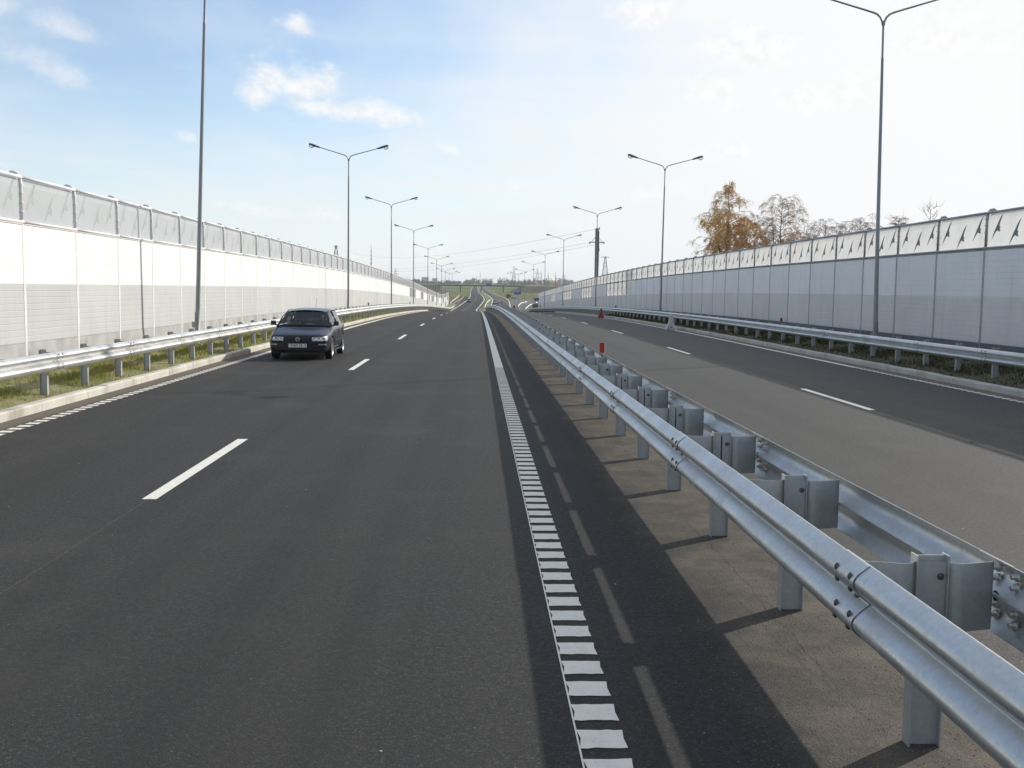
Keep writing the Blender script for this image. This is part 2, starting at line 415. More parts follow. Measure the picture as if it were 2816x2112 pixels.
# ---------------------------------------------------------------- setting: ground, roads, markings
def strip(name, x0, x1, ya, yb, dz, mat, shift=True, curve=None, kind='structure', ncol=1):
    m = MB(); rows = []
    for y in ysteps(ya, yb):
        c = cx(y) if shift else 0
        a = x0(y) if callable(x0) else x0; b = x1(y) if callable(x1) else x1
        d = dz(y) if callable(dz) else dz
        rows.append([(a + (b-a)*j/ncol + c, y, zr(y) + d) for j in range(ncol+1)])
    m.grid(rows, 0, False)
    o = m.build(name, mat, fix=False); o['kind'] = kind
    return o

def ground():
    xs = [-2600, -1500, -900, -500, -300, -180, -110, -70, -45, -30, -20, -14, -10.5, -9.9, -8.4, -7.3, -7.1, -4, 0, 4, 8, 11.3, 11.6, 13, 14.1, 14.7, 18, 24, 32, 45, 70, 110, 180, 300, 500, 900, 1500, 2600]
    rows = []
    for y in ysteps(-60, 1600) + [1700+150*i for i in range(30)]:
        r = []
        for x in xs:
            xx = x + cx(y)*(1 if abs(x) < 40 else 0)
            road = -7.2 <= x <= 11.5
            d = -.18 if (-9.6 <= x <= 13.9 and y < 368) or road else (.27 if y < 300 else max(.0, .27-(y-300)/80.))
            if y >= 300 and not road and abs(x) < 60: d -= .12 if abs(x) < 20 else 0
            if y > 900: d += 4.*math.sin(x*.004+y*.002)*min(1, (abs(x)/400.))
            r.append((xx, y, zr(y) + d))
        rows.append(r)
    m = MB(); m.grid(rows, 0, False)
    o = m.build('ground', M['ground'], fix=False); o['kind'] = 'structure'
ground()
strip('road_left', -7.08, 1.22, -30, 1900, 0, M['asphalt'], ncol=3)
strip('median_pavement', 1.22, 3.05, -30, 250, 0, M['median'])
strip('road_right', lambda y: 3.05 if y <= 250 else 3.05+min(1., (y-250)/60.)*.7, 11.27, -30, 1900, 0, M['asphalt_right'], ncol=3)
strip('median_grass', 1.22, lambda y: 3.05+min(1., (y-250)/60.)*.7, 250, 1900, .02, M['verge'])
strip('median_grass_far', 1.4, 3.5, 380, 1900, .06, pmat('median_grass', (.10, .15, .04), (.15, .17, .055), .5, .95))
# ramps
strip('ramp_left', lambda y: -10.2-max(0, y-500)*.05, -7.08, 330, 560, .0, M['asphalt'])
strip('ramp_right', 11.27, lambda y: 13.5 + max(0, y-245)*.075 + max(0, y-330)**2*.0011, 240, 470, 0.0, asphalt('asphalt_ramp', (.085, .08, .075), (.10, .095, .085)))

def verge(name, xa, xb, side):
    m = MB(); rows = []
    for y in ysteps(-10, 368 if side < 0 else 244):
        row = []
        for j in range(9):
            t = j/8; x = xa + (xb-xa)*t
            row.append((x, y, zr(y) + .125 + .17*min(1, t*1.6) + .02*math.sin(y*1.7+j*2.1) * (0 if j in (0, 8) else 1)))
        rows.append(row)
    m.grid(rows, 0, True); o = m.build(name, M['verge'] if side < 0 else pmat('verge_soil_shaded', (.06, .066, .024), (.095, .08, .045), 2.2, .95, 0, .5, 25), fix=False); o['kind'] = 'structure'  # right verge soil darkened in colour for the shade below the wall
verge('verge_left', -7.26, -10.05, -1)
verge('verge_right', 11.43, 14.3, 1)

def kerb(name, xf, s, y1):
    # kerb stones one metre long with fine joints
    m = MB(); rnd = random.Random(3)
    y = -8.
    while y < y1:
        z0, z1 = zr(y+.01), zr(y+.99)
        j = rnd.uniform(-.006, .006); h = .145 + rnd.uniform(-.005, .005)
        prof = [(0, -.1), (0+j, h-.03), (.02+j, h), (.17, h), (.17, -.1)]
        rows = [[(xf + s*px, yy, zz+pz) for px, pz in prof] for yy, zz in ((y+.006, z0), (y+.994, z1))]
        n = len(m.v); m.grid(rows, 0, False)
        m.f.append(tuple(n+i for i in range(5))); m.m.append(0); m.sm.append(False)
        m.f.append(tuple(n+5+i for i in range(5))); m.m.append(0); m.sm.append(False)
        y += 1.0
    o = m.build(name, M['kerb']); o['kind'] = 'structure'
kerb('kerb_left', -7.06, -1, 150)
kerb('kerb_right', 11.25, 1, 150)

def markings():
    z = .004
    def rect(m, x0, x1, y0, y1, wob=0):
        n = max(1, int((y1-y0)/4)); rows = []
        for i in range(n+1):
            y = y0+(y1-y0)*i/n
            rows.append([(x0+cx(y), y, zr(y)+z), (x1+cx(y), y, zr(y)+z)])
        m.grid(rows, 0, False)
    m = MB()
    y = 10.12-16.2
    while y < 700:                                    # dashed lane line, left carriageway
        rect(m, -3.235, -3.095, y, y+4.05); y += 16.1
    o = m.build('lane_marking_left', M['paint'], fix=False); o['kind'] = 'structure'
    m = MB(); rect(m, -3.172, -3.166, 3.0, 10.1)
    o = m.build('paving_seam', pmat('seam_grey', (.13, .125, .115), (.05, .048, .045), 30, .9), fix=False); o['kind'] = 'structure'
    m = MB(); y = 18.3-16.1*2
    while y < 700:
        rect(m, 7.06, 7.2, y, y+4.0); y += 16.1
    o = m.build('lane_marking_right', M['paint'], fix=False); o['kind'] = 'structure'
    def ribbed(name, xa, xb, ystart, pitch, block, ysolid, edge=None):
        m = MB(); rnd = random.Random(5)
        y = ystart
        while y < ysolid:
            n = 6; w = [rnd.uniform(-.006, .006) for _ in range(n+1)]; ww = [rnd.uniform(-.004, .004) for _ in range(n+1)]
            rows = [[(xa+(xb-xa)*i/n, y+w[i], z) for i in range(n+1)],
                    [(xa+.012+(xb-.008-xa-.012)*i/n, y+block*.5, z+.003) for i in range(n+1)],
                    [(xa+(xb-xa)*i/n, y+block+ww[i], z) for i in range(n+1)]]
            m.grid(rows, 0, False); y += pitch
        if edge: rect(m, edge, edge+.009, 2.5, ysolid)
        rect(m, xa, xb, ysolid, 300)
        o = m.build(name, M['paint'], fix=False); o['kind'] = 'structure'
        return o
    ribbed('edge_line_median', .49, .71, 2.4, .3045, .195, 27.5, .483)
    ribbed('edge_line_left', -6.66, -6.46, 9.1, .30, .17, 30.5)
    ribbed('edge_line_right', 10.66, 10.84, 12.1, .30, .2, 29)
    m = MB()                                          # far edge lines beyond the dip
    for xa, w in ((.35, .32), (-6.7, .3), (4.0, .32), (10.7, .32)):
        rect(m, xa, xa+w, 300, 1700)
    rect(m, -9.9, -9.65, 340, 545)
    o = m.build('edge_line_far', M['paint'], fix=False); o['kind'] = 'structure'
markings()

# cracks / seam in the dusty median, expansion joint
def cracks():
    m = MB(); rnd = random.Random(11)
    def crack(pts, w):
        rows = []
        for i, (x, y) in enumerate(pts):
            ww = w*rnd.uniform(.3, 1.2)
            rows.append([(x-ww, y, zr(y)+.003), (x+ww, y, zr(y)+.003)])
        m.grid(rows, 0, False)
    x = 1.92; pts = []
    y = 5.2
    while y < 60:
        x += rnd.uniform(-.012, .012); x += (1.95-x)*.1; pts.append((x, y)); y += .05
    crack(pts, .0016)
    x = 1.98; pts = []; y = 4.7
    while y < 7.5:
        x += rnd.uniform(-.02, .012); pts.append((x, y)); y += .05
    crack(pts, .0012)
    o = m.build('road_crack', pmat('crack_tar', (.030, .027, .024), None, 1, .9), fix=False); o['kind'] = 'structure'
cracks()

# ---------------------------------------------------------------- grass (stuff)
def grass(name, xa, xb, y0, y1, n, mat, seed, hmin=.05, hmax=.15):
    rnd = random.Random(seed); m = MB()
    for i in range(n):
        u = rnd.random()
        y = y0 + (y1-y0)*u**1.6
        t = rnd.random(); x = xa + (xb-xa)*t
        # thinner near the kerb
        if t < .16 and rnd.random() < .7: continue
        g = math.sin(x*2.3+y*.9) + math.sin(y*2.1-x*1.1) + rnd.uniform(-1, 1)
        if g < -1.0: continue
        z = zr(y) + .12 + .17*min(1, t*1.6)
        h = rnd.uniform(hmin, hmax)*(1+.3*g) * (1+ (y-y0)/150.); w = .006*(1+(y-y0)/18.)
        a = rnd.uniform(0, math.pi); dx, dy = math.cos(a)*w, math.sin(a)*w
        lx, ly = rnd.gauss(0, h*.5), rnd.gauss(0, h*.5)
        m.tri((x-dx, y-dy, z), (x+dx, y+dy, z), (x+lx, y+ly, z+h))
    o = m.build(name, mat, fix=False); o['kind'] = 'stuff'
    return o
grass('verge_grass_left', -7.24, -9.9, 12, 105, 90000, M['grass_blade'], 21, .03, .10)
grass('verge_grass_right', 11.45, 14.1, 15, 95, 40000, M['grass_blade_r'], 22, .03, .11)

def grit():
    rnd = random.Random(61); m = MB()
    for i in range(5200):
        y = 3.2+24*rnd.random()**1.7
        x = rnd.gauss(2.05, .42) if rnd.random() < .8 else rnd.uniform(-7, 1.5)
        r = rnd.uniform(.002, .0052)*(1+y*.03); a = rnd.uniform(0, 3.14); c, s_ = math.cos(a)*r, math.sin(a)*r*rnd.uniform(.6, 1)
        z = .001
        t = (x+rnd.uniform(-.3, .3)*r, y, z+r*rnd.uniform(.5, .9))
        q = [(x+c, y+s_, z), (x-s_, y+c, z), (x-c, y-s_, z), (x+s_, y-c, z)]
        for j in range(4): m.tri(q[j], q[(j+1) % 4], t)
    o = m.build('grit', pmat('grit', (.30, .27, .22), (.16, .14, .12), 60, .9), fix=False); o['kind'] = 'stuff'
grit()

# ---------------------------------------------------------------- noise walls
BIRD = [(.36, .42), (.20, .31), (.08, .19), (-.01, .07), (-.11, -.05), (-.23, -.22), (-.36, -.44), (-.19, -.27), (-.07, -.16), (.03, -.12), (.11, -.17), (.21, -.15), (.15, -.08), (.20, -.02), (.13, .01), (.15, .10), (.22, .22), (.29, .33)]

def build_noise_wall(name, X, out, y0, n, pitch, ind, mats, inserts, label):
    """out = +1 when the back of the wall points towards +X. Bays are stepped to follow the road."""
    root = empty(name, (X, y0, 0), (0, 0, 0), label, 'noise wall')
    mw, mg, mp, ms, mb, mpo = mats
    L = pitch - .10
    s = -out                                   # traffic side direction
    def boards(z0, z1, step, depth=.03):
        m = MB(); k = max(1, round((z1-z0)/step)); h = (z1-z0)/k
        prof = []
        for i in range(k):
            za = z0+i*h
            prof += [(.056, za+.0), (.056, za+.006), (.060, za+.014), (.060, za+h-.010), (.056, za+h-.004)]
        prof.append((.056, z1))
        rows = [[(s*px, yy, pz) for px, pz in prof] for yy in (.05, .05+L)]
        m.grid(rows, 0, False)
        m.box(min(-.055*s, .05*s), max(-.055*s, .05*s), .05, .05+L, z0, z1)
        return m
    m_up = boards(2.045, 3.335, .165); m_lo = boards(.76, 2.04, .143)
    m_pl = MB(); m_pl.box(-.075, .07, .05, .05+L, -.25, .755)
    def glass(z0, z1, hook, flip, birds=True):
        m = MB()
        prof = [(0.02*s, z0), (.02*s, z1-.02)]
        if hook: prof = [(.02*s, z0), (.02*s, z1-.16), (.0, z1-.04), (-.07*s, z1+.03), (-.17*s, z1+.06)]
        rows = [[(px, yy, pz) for px, pz in prof] for yy in (.05, .05+L)]
        m.grid(rows, 0, False)
        rows = [[(px-.012*s, yy, pz) for px, pz in prof] for yy in (.05, .05+L)]
        m.grid(rows, 0, False)
        if birds:
            H = z1-z0
            for by, bz in ((.52, .595), (1.50, .40), (2.46, .595)):
                m.poly([(.0225*s, by + px*.86*flip, z0 + bz*H + pz*.84) for px, pz in BIRD], 1)
        return m
    g_top = glass(3.42, 4.34, True, -out); g_mid = glass(2.06, 3.33, False, -out)
    rail = MB(); rail.tube([(s*.05, -.02, 4.37), (s*.05, pitch+.02, 4.37)], .036, 10)
    mid = MB(); mid.box(-.06, .075, .045, .055+L, 3.345, 3.425); mid.tube([(s*.075, 0, 3.40), (s*.075, pitch, 3.40)], .03, 8)
    post = MB()                                 # H section with a hooked, curved head
    post.box(-.085, -.073, -.055, .055, -.3, 3.45); post.box(.073, .085, -.055, .055, -.3, 3.45); post.box(-.073, .073, -.006, .006, -.3, 3.45)
    post = MB()
    for xa, xb_ in ((.054*s, .066*s), (-.085*s, -.073*s)): post.box(min(xa, xb_), max(xa, xb_), -.055, .055, -.3, 3.45)
    post.box(min(.054*s, -.073*s), max(.054*s, -.073*s), -.006, .006, -.3, 3.45)
    hk = [(.03*s, 0, 3.45), (.03*s, 0, 4.22), (.015*s, 0, 4.36), (-.06*s, 0, 4.45), (-.15*s, 0, 4.47), (-.22*s, 0, 4.43)]
    post.tube(hk, [.045, .042, .045, .048, .045, .04], 8)
    for zz in (3.62, 3.82, 4.02, 4.2): post.box(-.05+.03*s, .05+.03*s, -.055, .055, zz, zz+.02)
    tops = dict(upper_panel=m_up, lower_panel=m_lo, plinth=m_pl, glass_panel=g_top, top_rail=rail, middle_rail=mid, post=post)
    mm = dict(upper_panel=mw, lower_panel=mg, plinth=mp, glass_panel=[ms, mb], top_rail=mpo, middle_rail=mpo, post=mpo)
    me = {k: v.mesh(k, mm[k]) for k, v in tops.items()}
    me_mid = g_mid.mesh('glass_panel', [ms, mb])
    stuff = {k: MB() for k in tops}
    for i in range(n+1):
        ya = i*pitch; zz = zr(y0+ya+pitch/2)
        for k in tops:
            if i == n and k != 'post': continue
            use = me[k]; src = tops[k]
            if k == 'upper_panel' and any(a <= y0+ya+pitch/2 <= b for a, b in inserts): use = me_mid; src = g_mid
            nm = 'glass_panel' if use is me_mid else k
            if i < ind: link(nm, use, root, (0, ya, zz))
            else: stuff[nm].add(src, Matrix.Translation((0, ya, zz)))
    for k in tops:
        if stuff[k].v:
            o = stuff[k].build(k, mm[k], root); o['kind'] = 'stuff'
    return root
build_noise_wall('noise_wall', -10.0, -1, 23.2-5*3.02, 118, 3.02, 90,
                 (M['panel_white'], M['panel_grey'], M['plinth'], M['screen'], M['bird_l'], M['wall_post']),
                 [(154, 168.5), (184, 191), (213, 219.5), (226, 240), (259.5, 268), (297, 313), (340, 358)],
                 'sunlit white and pale grey noise wall behind the oncoming lane, frosted top')
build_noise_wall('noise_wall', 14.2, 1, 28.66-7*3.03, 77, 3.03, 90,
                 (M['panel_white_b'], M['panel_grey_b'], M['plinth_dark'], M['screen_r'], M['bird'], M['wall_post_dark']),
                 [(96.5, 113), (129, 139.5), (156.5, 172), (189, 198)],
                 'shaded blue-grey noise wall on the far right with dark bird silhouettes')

# ---------------------------------------------------------------- guardrails
def _wprof():
    key = [(.008, -.160), (.014, -.157), (.034, -.143), (.060, -.124), (.077, -.105), (.083, -.085), (.076, -.062), (.050, -.036), (.020, -.014), (.006, -.004), (.004, 0)]
    key = key + [(x, -z) for x, z in key[-2::-1]]
    out = []
    for i in range(len(key)-1):
        p0, p1, p2, p3 = key[max(0, i-1)], key[i], key[i+1], key[min(len(key)-1, i+2)]
        for t in (0, .5):
            out.append(tuple(.5*(2*p1[c]+(p2[c]-p0[c])*t+(2*p0[c]-5*p1[c]+4*p2[c]-p3[c])*t*t+(3*p1[c]-p0[c]-3*p2[c]+p3[c])*t**3) for c in (0, 1)))
    return out+[key[-1]]
WPROF = _wprof()

def wbeam(s, y0, y1, offs=(.008, 0.), nseg=2, hz=1.):
    """W-beam whose traffic side points along s*X; y0..y1 local."""
    m = MB(); th = .0035
    yy = [y0+(y1-y0)*i/nseg for i in range(nseg+1)]; of = [offs[0]+(offs[1]-offs[0])*i/nseg for i in range(nseg+1)]
    fr = [[(s*(px+o), y, pz*hz) for px, pz in WPROF] for y, o in zip(yy, of)]
    bk = [[(s*(px+o-th), y, pz*hz) for px, pz in WPROF] for y, o in zip(yy, of)]
    m.grid(fr, 0, True); m.grid(bk, 0, True)
    for e in (0, -1):
        m.grid([fr[e], bk[e]], 0, False)
    for r in (0, -1):
        m.grid([[a[r] for a in fr], [b[r] for b in bk]], 0, False)
    return m

def bolt_mb(s, x, y, z, r=.017, front=True):
    m = MB()
    if front: m.lathe([(r*1.2, 0), (r*1.12, s*.005), (r*.7, s*.012), (0, s*.014)], (x, y, z), 'x', 10)
    else:
        m.lathe([(r*1.25, 0), (r*1.25, s*.012), (r*.72, s*.012), (r*.72, s*.034), (0, s*.034)], (x, y, z), 'x', 8)
    return m

def ipost(h, wx=.16, dy=.075, t=.007):
    m = MB()
    m.box(-wx/2, -wx/2+t, -dy/2, dy/2, -.3, h); m.box(wx/2-t, wx/2, -dy/2, dy/2, -.3, h); m.box(-wx/2+t, wx/2-t, -.0035, .0035, -.3, h-.004)
    return m

def bracket(s, x0, x1, z0, z1):
    """bent plate from the post web (x0) out to the rail (x1), in local post coordinates; s = side"""
    m = MB(); th = .004
    path = [(x0-.085, -.009), (x0-.02, -.009), (x0-.004, -.012), (x0+.012, -.030), (x0+.028, -.045), (x0+.05, -.048), (x0+.085, -.040), (x0+.120, -.028), (x1-.02, -.006), (x1-.004, .0), (x1, .012), (x1+.002, .045)]
    a = [[(s*px, py, z) for z in (z0, z1)] for px, py in path]
    b = [[(s*px, py-th, z) for z in (z0, z1)] for px, py in path]
    m.grid(a, 0, True); m.grid(b, 0, True)
    m.grid([[r[0] for r in a], [r[0] for r in b]], 0, False); m.grid([[r[1] for r in a], [r[1] for r in b]], 0, False)
    m.grid([a[0], b[0]], 0, False); m.grid([a[-1], b[-1]], 0, False)
    return m

def place(o, y, dz=0., tilt=True):
    o.location.y = y; o.location.z = zr(y)+dz
    if tilt: o.rotation_euler.x = math.atan(slope_at(y+1.0 if tilt == 2 else y))

ZC = .706
def median_barrier():
    root = empty('median_guardrail', (2.085, 0, 0), (0, 0, 0), 'double sided galvanised guardrail along the median between both carriageways', 'guardrail')
    PS = 2.035; P0 = 4.58-2*PS
    post_me = ipost(.90, .15).mesh('post', M['galv_post'])
    br = MB(); br.add(bracket(1, .08, .30, .55, .868)); br.add(bracket(-1, .08, .315, .55, .868))
    br_me = br.mesh('spacer_bracket', M['galv_post'])
    bb = bolt_mb(1, 0, 0, 0, .016)
    pb = MB(); pb.lathe([(.016, 0), (.016, -.008), (.010, -.012), (0, -.0125)], (.045, -.013, .80), 'y', 8)
    pb_me = pb.mesh('bolt', M['bolt'])
    NI = 62
    far = {'post': MB(), 'spacer_bracket': MB(), 'rail_beam': MB()}
    for i in range(120):
        y = P0+i*PS; z = zr(y)
        if i < NI:
            p = link('post', post_me, root, (0, y, z)); link('spacer_bracket', br_me, root, (0, y, z))
            if i < 9: link('bolt', pb_me, p)
        else:
            T = Matrix.Translation((0, y, z)); far['post'].add(ipost(.90, .15), T); far['spacer_bracket'].add(br, T)
    SL = 2*PS
    for s, xb in ((-1, -.318), (1, .302)):
        me = wbeam(s, 0, SL+.30, (.008, 0), 2, 1.085).mesh('rail_beam', M['galv'])
        holes = MB()
        y = P0-2*PS-.14; i = 0
        while y < 235:
            yy = y
            if i < 31:
                o = link('rail_beam', me, root, (xb, yy, zr(yy)+ZC)); o.rotation_euler.x = math.atan((zr(yy+SL)-zr(yy))/SL)
                if i < 6:
                    for by, bz in ((.05, .112), (.22, .112), (.05, .062), (.22, .062), (.05, -.062), (.22, -.062), (.05, -.112), (.22, -.112)):
                        px = .076 if abs(bz) > .1 else .072
                        a = bolt_mb(s, s*(px+.004), by, bz).mesh('bolt', M['bolt']) if i == 0 else None
                        if a is None: a = median_barrier.cache[(s, by, bz)]
                        else: median_barrier.cache[(s, by, bz)] = a
                        link('bolt', a, o)
                    nk = (s, 'nuts')
                    if nk not in median_barrier.cache:
                        nm = bolt_mb(-s, 0, 0, 0, .018, False)
                        vb = MB()
                        vb.add(bolt_mb(s, s*.010, .14, 0, .021))
                        # white box paints the sun glint of a slot, halfway between the posts
                        sl = MB()
                        sl.box(min(s*.010, s*.0125), max(s*.010, s*.0125), SL*.5+.55, SL*.5+.60, -.010, .010)
                        median_barrier.cache[nk] = (nm.mesh('nut', M['nut']), vb.mesh('centre_bolt', M['bolt']), sl.mesh('slot_glint', M['white_paint']))
                    a, b, c = median_barrier.cache[nk]
                    link('centre_bolt', b, o)
                    if s > 0 and i < 5:
                        for by, bz in ((.05, .112), (.22, .112), (.05, .062), (.22, .062), (.05, -.062), (.22, -.062), (.05, -.112), (.22, -.112)):
                            link('nut', a, o, (s*.066, by, bz))
                    o; link('slot_glint', c, o)
            else:
                a = math.atan((zr(yy+SL)-zr(yy))/SL)
                far['rail_beam'].add(wbeam(s, 0, SL+.3, (.005, 0), 1, 1.085), Matrix.Translation((xb, yy, zr(yy)+ZC)) @ Matrix.Rotation(a, 4, 'X'))
            y += SL; i += 1
    for k, v in far.items():
        o = v.build(k, M['galv'] if k == 'rail_beam' else M['galv_post'], root); o['kind'] = 'stuff'
    return root
median_barrier.cache = {}
median_barrier()

def side_barrier(xpost, s, y_start, sections, spl0, dz, label, ground, NI=28):
    """s = traffic side direction"""
    root = empty('side_guardrail', (xpost, 0, 0), (0, 0, 0), label, 'guardrail')
    post = ipost(.945, .13, .075); post_me = post.mesh('post', M['galv_post'])
    br = bracket(s, .07, .215, .60, .90); br_me = br.mesh('spacer_bracket', M['galv_post'])
    SL = 3.72; xb = s*.215
    def yrot(y): return math.atan((zr(y+SL)-zr(y))/SL)
    me = wbeam(s, 0, SL+.28, (.008, 0))
    BO = [(.05, .112), (.22, .112), (.05, .062), (.22, .062), (.05, -.062), (.22, -.062), (.05, -.112), (.22, -.112), (.14, 0)]
    rb = me.mesh('rail_beam', M['galv']); bo = bolt_mb(s, 0, 0, 0).mesh('bolt', M['bolt'])
    far = {'post': MB(), 'spacer_bracket': MB(), 'rail_beam': MB()}
    y = spl0; i = 0; k = 0
    while y < sections:
        if i < NI:
            o = link('rail_beam', rb, root, (xb, y, zr(y)+.745+dz)); o.rotation_euler.x = yrot(y)
            for by, bz in (BO if i < 9 else ()): link('bolt', bo, o, (s*(.010 if bz == 0 else .080 if abs(bz) > .1 else .076), by, bz))
        else:
            far['rail_beam'].add(wbeam(s, 0, SL+.28, (.005, 0), 1), Matrix.Translation((xb, y, zr(y)+.745+dz)) @ Matrix.Rotation(yrot(y), 4, 'X'))
        for yy in (y+.14, y+.14+SL/2):
            if i < NI:
                link('post', post_me, root, (0, yy, zr(yy)+dz)); link('spacer_bracket', br_me, root, (0, yy, zr(yy)+dz))
            else:
                T = Matrix.Translation((0, yy, zr(yy)+dz)); far['post'].add(post, T); far['spacer_bracket'].add(br, T)
        y += SL; i += 1
    for kk, v in far.items():
        if v.v:
            o = v.build(kk, M['galv'] if kk == 'rail_beam' else M['galv_post'], root); o['kind'] = 'stuff'
    return root
side_barrier(-7.46, 1, 0, 318, 17.93-3.72*4, 0.0, 'sunlit guardrail on the grass verge beside the oncoming lane and kerb', .17)
side_barrier(12.03, -1, 0, 236, 16.0-3.72*3, -.055, 'shaded guardrail on the right verge below the grey noise wall', .17)

# ---------------------------------------------------------------- lamp posts
def lamp_parts():
    pole = MB()
    pole.lathe([(.11, -.3), (.11, .02), (.076, .05), (.070, 1.2), (.057, 5.), (.043, 9.15), (.046, 9.17), (.034, 9.24), (.032, 10.2), (.042, 10.22), (.042, 10.34), (0, 10.35)], (0, 0, 0), 'z', 14)
    pole.box(-.06, .06, -.096, -.080, .55, .95)
    base = MB(); base.box(-.2, .2, -.2, .2, -.05, .03)
    for a in (-.15, .15):
        for b in (-.15, .15): base.lathe([(.018, .03), (.018, .075), (0, .075)], (a, b, 0), 'z', 6)
    arm = MB()
    pts = [(.012, 0, 10.2), (.04, 0, 10.33), (.10, 0, 10.45), (.19, 0, 10.535), (.30, 0, 10.585), (.6, 0, 10.675), (1.2, 0, 10.845), (1.92, 0, 11.05)]
    arm.tube(pts, [.034, .034, .033, .032, .031, .030, .028, .026], 10)
    head = MB()                                # tapered housing, runs out along the arm
    d = Vector((.96, 0, .27)).normalized(); n = Vector((-d.z, 0, d.x)); o = Vector((1.86, 0, 11.03))
    def ring(t, w, h0, h1, k=10):
        c = o+d*t; return [c + Vector((0, math.cos(a)*w, 0)) + n*(h0+(h1-h0)*(.5+.5*math.sin(a))) for a in [2*math.pi*i/k for i in range(k)]]
    rows = [ring(0, .03, -.03, .03), ring(.03, .07, -.045, .05), ring(.25, .105, -.06, .075), ring(.50, .15, -.06, .095), ring(.68, .15, -.045, .095), ring(.76, .10, -.03, .07), ring(.79, .02, -.0, .04)]
    head.grid(rows, 0, True, True)
    head.poly(rows[0]); head.poly(rows[-1])
    bowl = MB(); rows = []
    c = o+d*.58-n*.04
    for i in range(6):
        a = i/5*math.pi/2
        rows.append([c + d*(math.cos(t)*.19*math.cos(a)) + Vector((0, math.sin(t)*.14*math.cos(a), 0)) - n*(.155*math.sin(a)) for t in [2*math.pi*k/14 for k in range(14)]])
    bowl.grid(rows, 0, True, True)
    return pole.mesh('pole', M['lamp_pole']), base.mesh('base_plate', M['lamp_pole']), arm.mesh('arm', M['lamp_pole']), head.mesh('lamp_head', M['housing']), bowl.mesh('lamp_bowl', M['lens'])
LP = lamp_parts()
def lamp_post(x, y, label, lean=0., group='double armed street lamps along the walls', leany=0.):
    r = empty('street_lamp', (x, y, zr(y)+.24), (leany, lean, 0), label, 'street lamp', group)
    link('pole', LP[0], r); link('base_plate', LP[1], r)
    for a in (0, math.pi):
        am = link('arm', LP[2], r, (0, 0, 0), (0, 0, a))
        h = link('lamp_head', LP[3], r, (0, 0, 0), (0, 0, a)); link('lamp_bowl', LP[4], h)
    return r
left = [(33.0, 'tall lamp post cut by the top of the picture, leaning slightly, behind the left guardrail', 2.1),
        (69.6, 'tallest whole double lamp on the left, rising just right of the navy car', 0.2),
        (104.6, 'double lamp standing next behind the one beside the navy car', -.2),
        (140.5, 'left double lamp fourth from the camera, its arms just above the wall line', 0),
        (181, 'left double lamp fifth from the camera, by the first glazed wall inserts', 0),
        (219.5, 'left double lamp sixth from the camera, near the low end of the white wall', 0),
        (250, 'left double lamp seventh from the camera, in the dip of the road', 0),
        (281, 'left double lamp eighth from the camera, in front of the dark embankment', 0),
        (316, 'left double lamp last but one, its arms level with the distant trees', 0),
        (356, 'farthest left double lamp, at the very end of the white wall', 0)]
for y, lb, ln in left:
    L1 = lamp_post(-8.6, y, lb, R(ln))
    if y == 33.0: L1.scale.z = 1.05; L1.location = (-8.62, 32.2, .26)
right = [(33.2, 12.93, 'large lamp post rising out of the picture in front of the right wall', -1.1),
         (72.0, 12.78, 'double lamp left of the golden birches, largest with both heads in view on the right', .35),
         (111.5, 12.75, 'double lamp whose top stands right above the concrete power pole', 0),
         (153.8, 12.7, 'right double lamp left of the power pole, fourth from the camera', 0),
         (195.7, 12.7, 'right double lamp fifth from the camera, near the low end of the grey wall', 0),
         (236.5, 12.7, 'right double lamp sixth from the camera, at the end of the grey wall', 0),
         (279, 12.7, 'right double lamp seventh from the camera, beside the right slip road', 0),
         (322, 12.7, 'right double lamp last but one, with arms crossing a far pylon', 0),
         (356, 12.7, 'farthest right double lamp, with arms at the height of the tree line', 0)]
for y, x, lb, ln in right:
    L1 = lamp_post(x, y, lb, R(ln))
    if y == 33.2: L1.scale.z = 1.010

# ---------------------------------------------------------------- delineators, blocks
def delineator(x, y, z, w, h, face, post_h, label, sidex=0.):
    r = empty('delineator', (x, y, z), (0, 0, 0), label, 'reflector post', 'small reflector plates on the guardrails')
    p = MB(); p.box(-.011, .011, .004, .016, 0, post_h+h*.6); p.build('bracket', M['steel_dark'], r)
    m = MB(); m.box(-w/2, w/2, 0, .004, post_h, post_h+h); pl = m.build('plate', M['white_paint'] if face == M['red'] else M['grey_plate'], r)
    f = MB(); f.box(-w/2+.004, w/2-.012, -.003, -.0005, post_h+.004, post_h+h-.004); f.build('reflector', face, r)
    return r
z0 = zr(19)+.86
delineator(2.30, 18.9, .72, .112, .195, M['red'], .22, 'bright red reflector plate on the median guardrail, the largest one')
delineator(2.30, 64.5, zr(64.5)+.75, .13, .2, M['red'], .2, 'dull red reflector plate at the far end of the median guardrail')
delineator(12.2, 41.2, .55, .10, .16, M['red'], .38, 'small red reflector plate above the shaded right guardrail')
delineator(12.2, 91, zr(91)+.5, .11, .19, M['dark_plate'], .38, 'dark reflector plate on the right guardrail below the double glazed wall bays')
delineator(-7.6, 28.1, .75, .10, .15, M['grey_plate'], .2, 'pale grey reflector plate on the left guardrail beside the leaning lamp post')
delineator(-7.6, 73, zr(73)+.75, .12, .18, M['grey_plate'], .2, 'grey reflector plate on the left guardrail beyond the second lamp')
delineator(-7.6, 118, zr(118)+.75, .12, .18, M['grey_plate'], .2, 'tiny grey reflector plate on the left guardrail beyond the third lamp')
delineator(12.2, 200, zr(200)+.6, .2, .3, M['dark_plate'], .3, 'tiny dark reflector plate where the right guardrail dips')

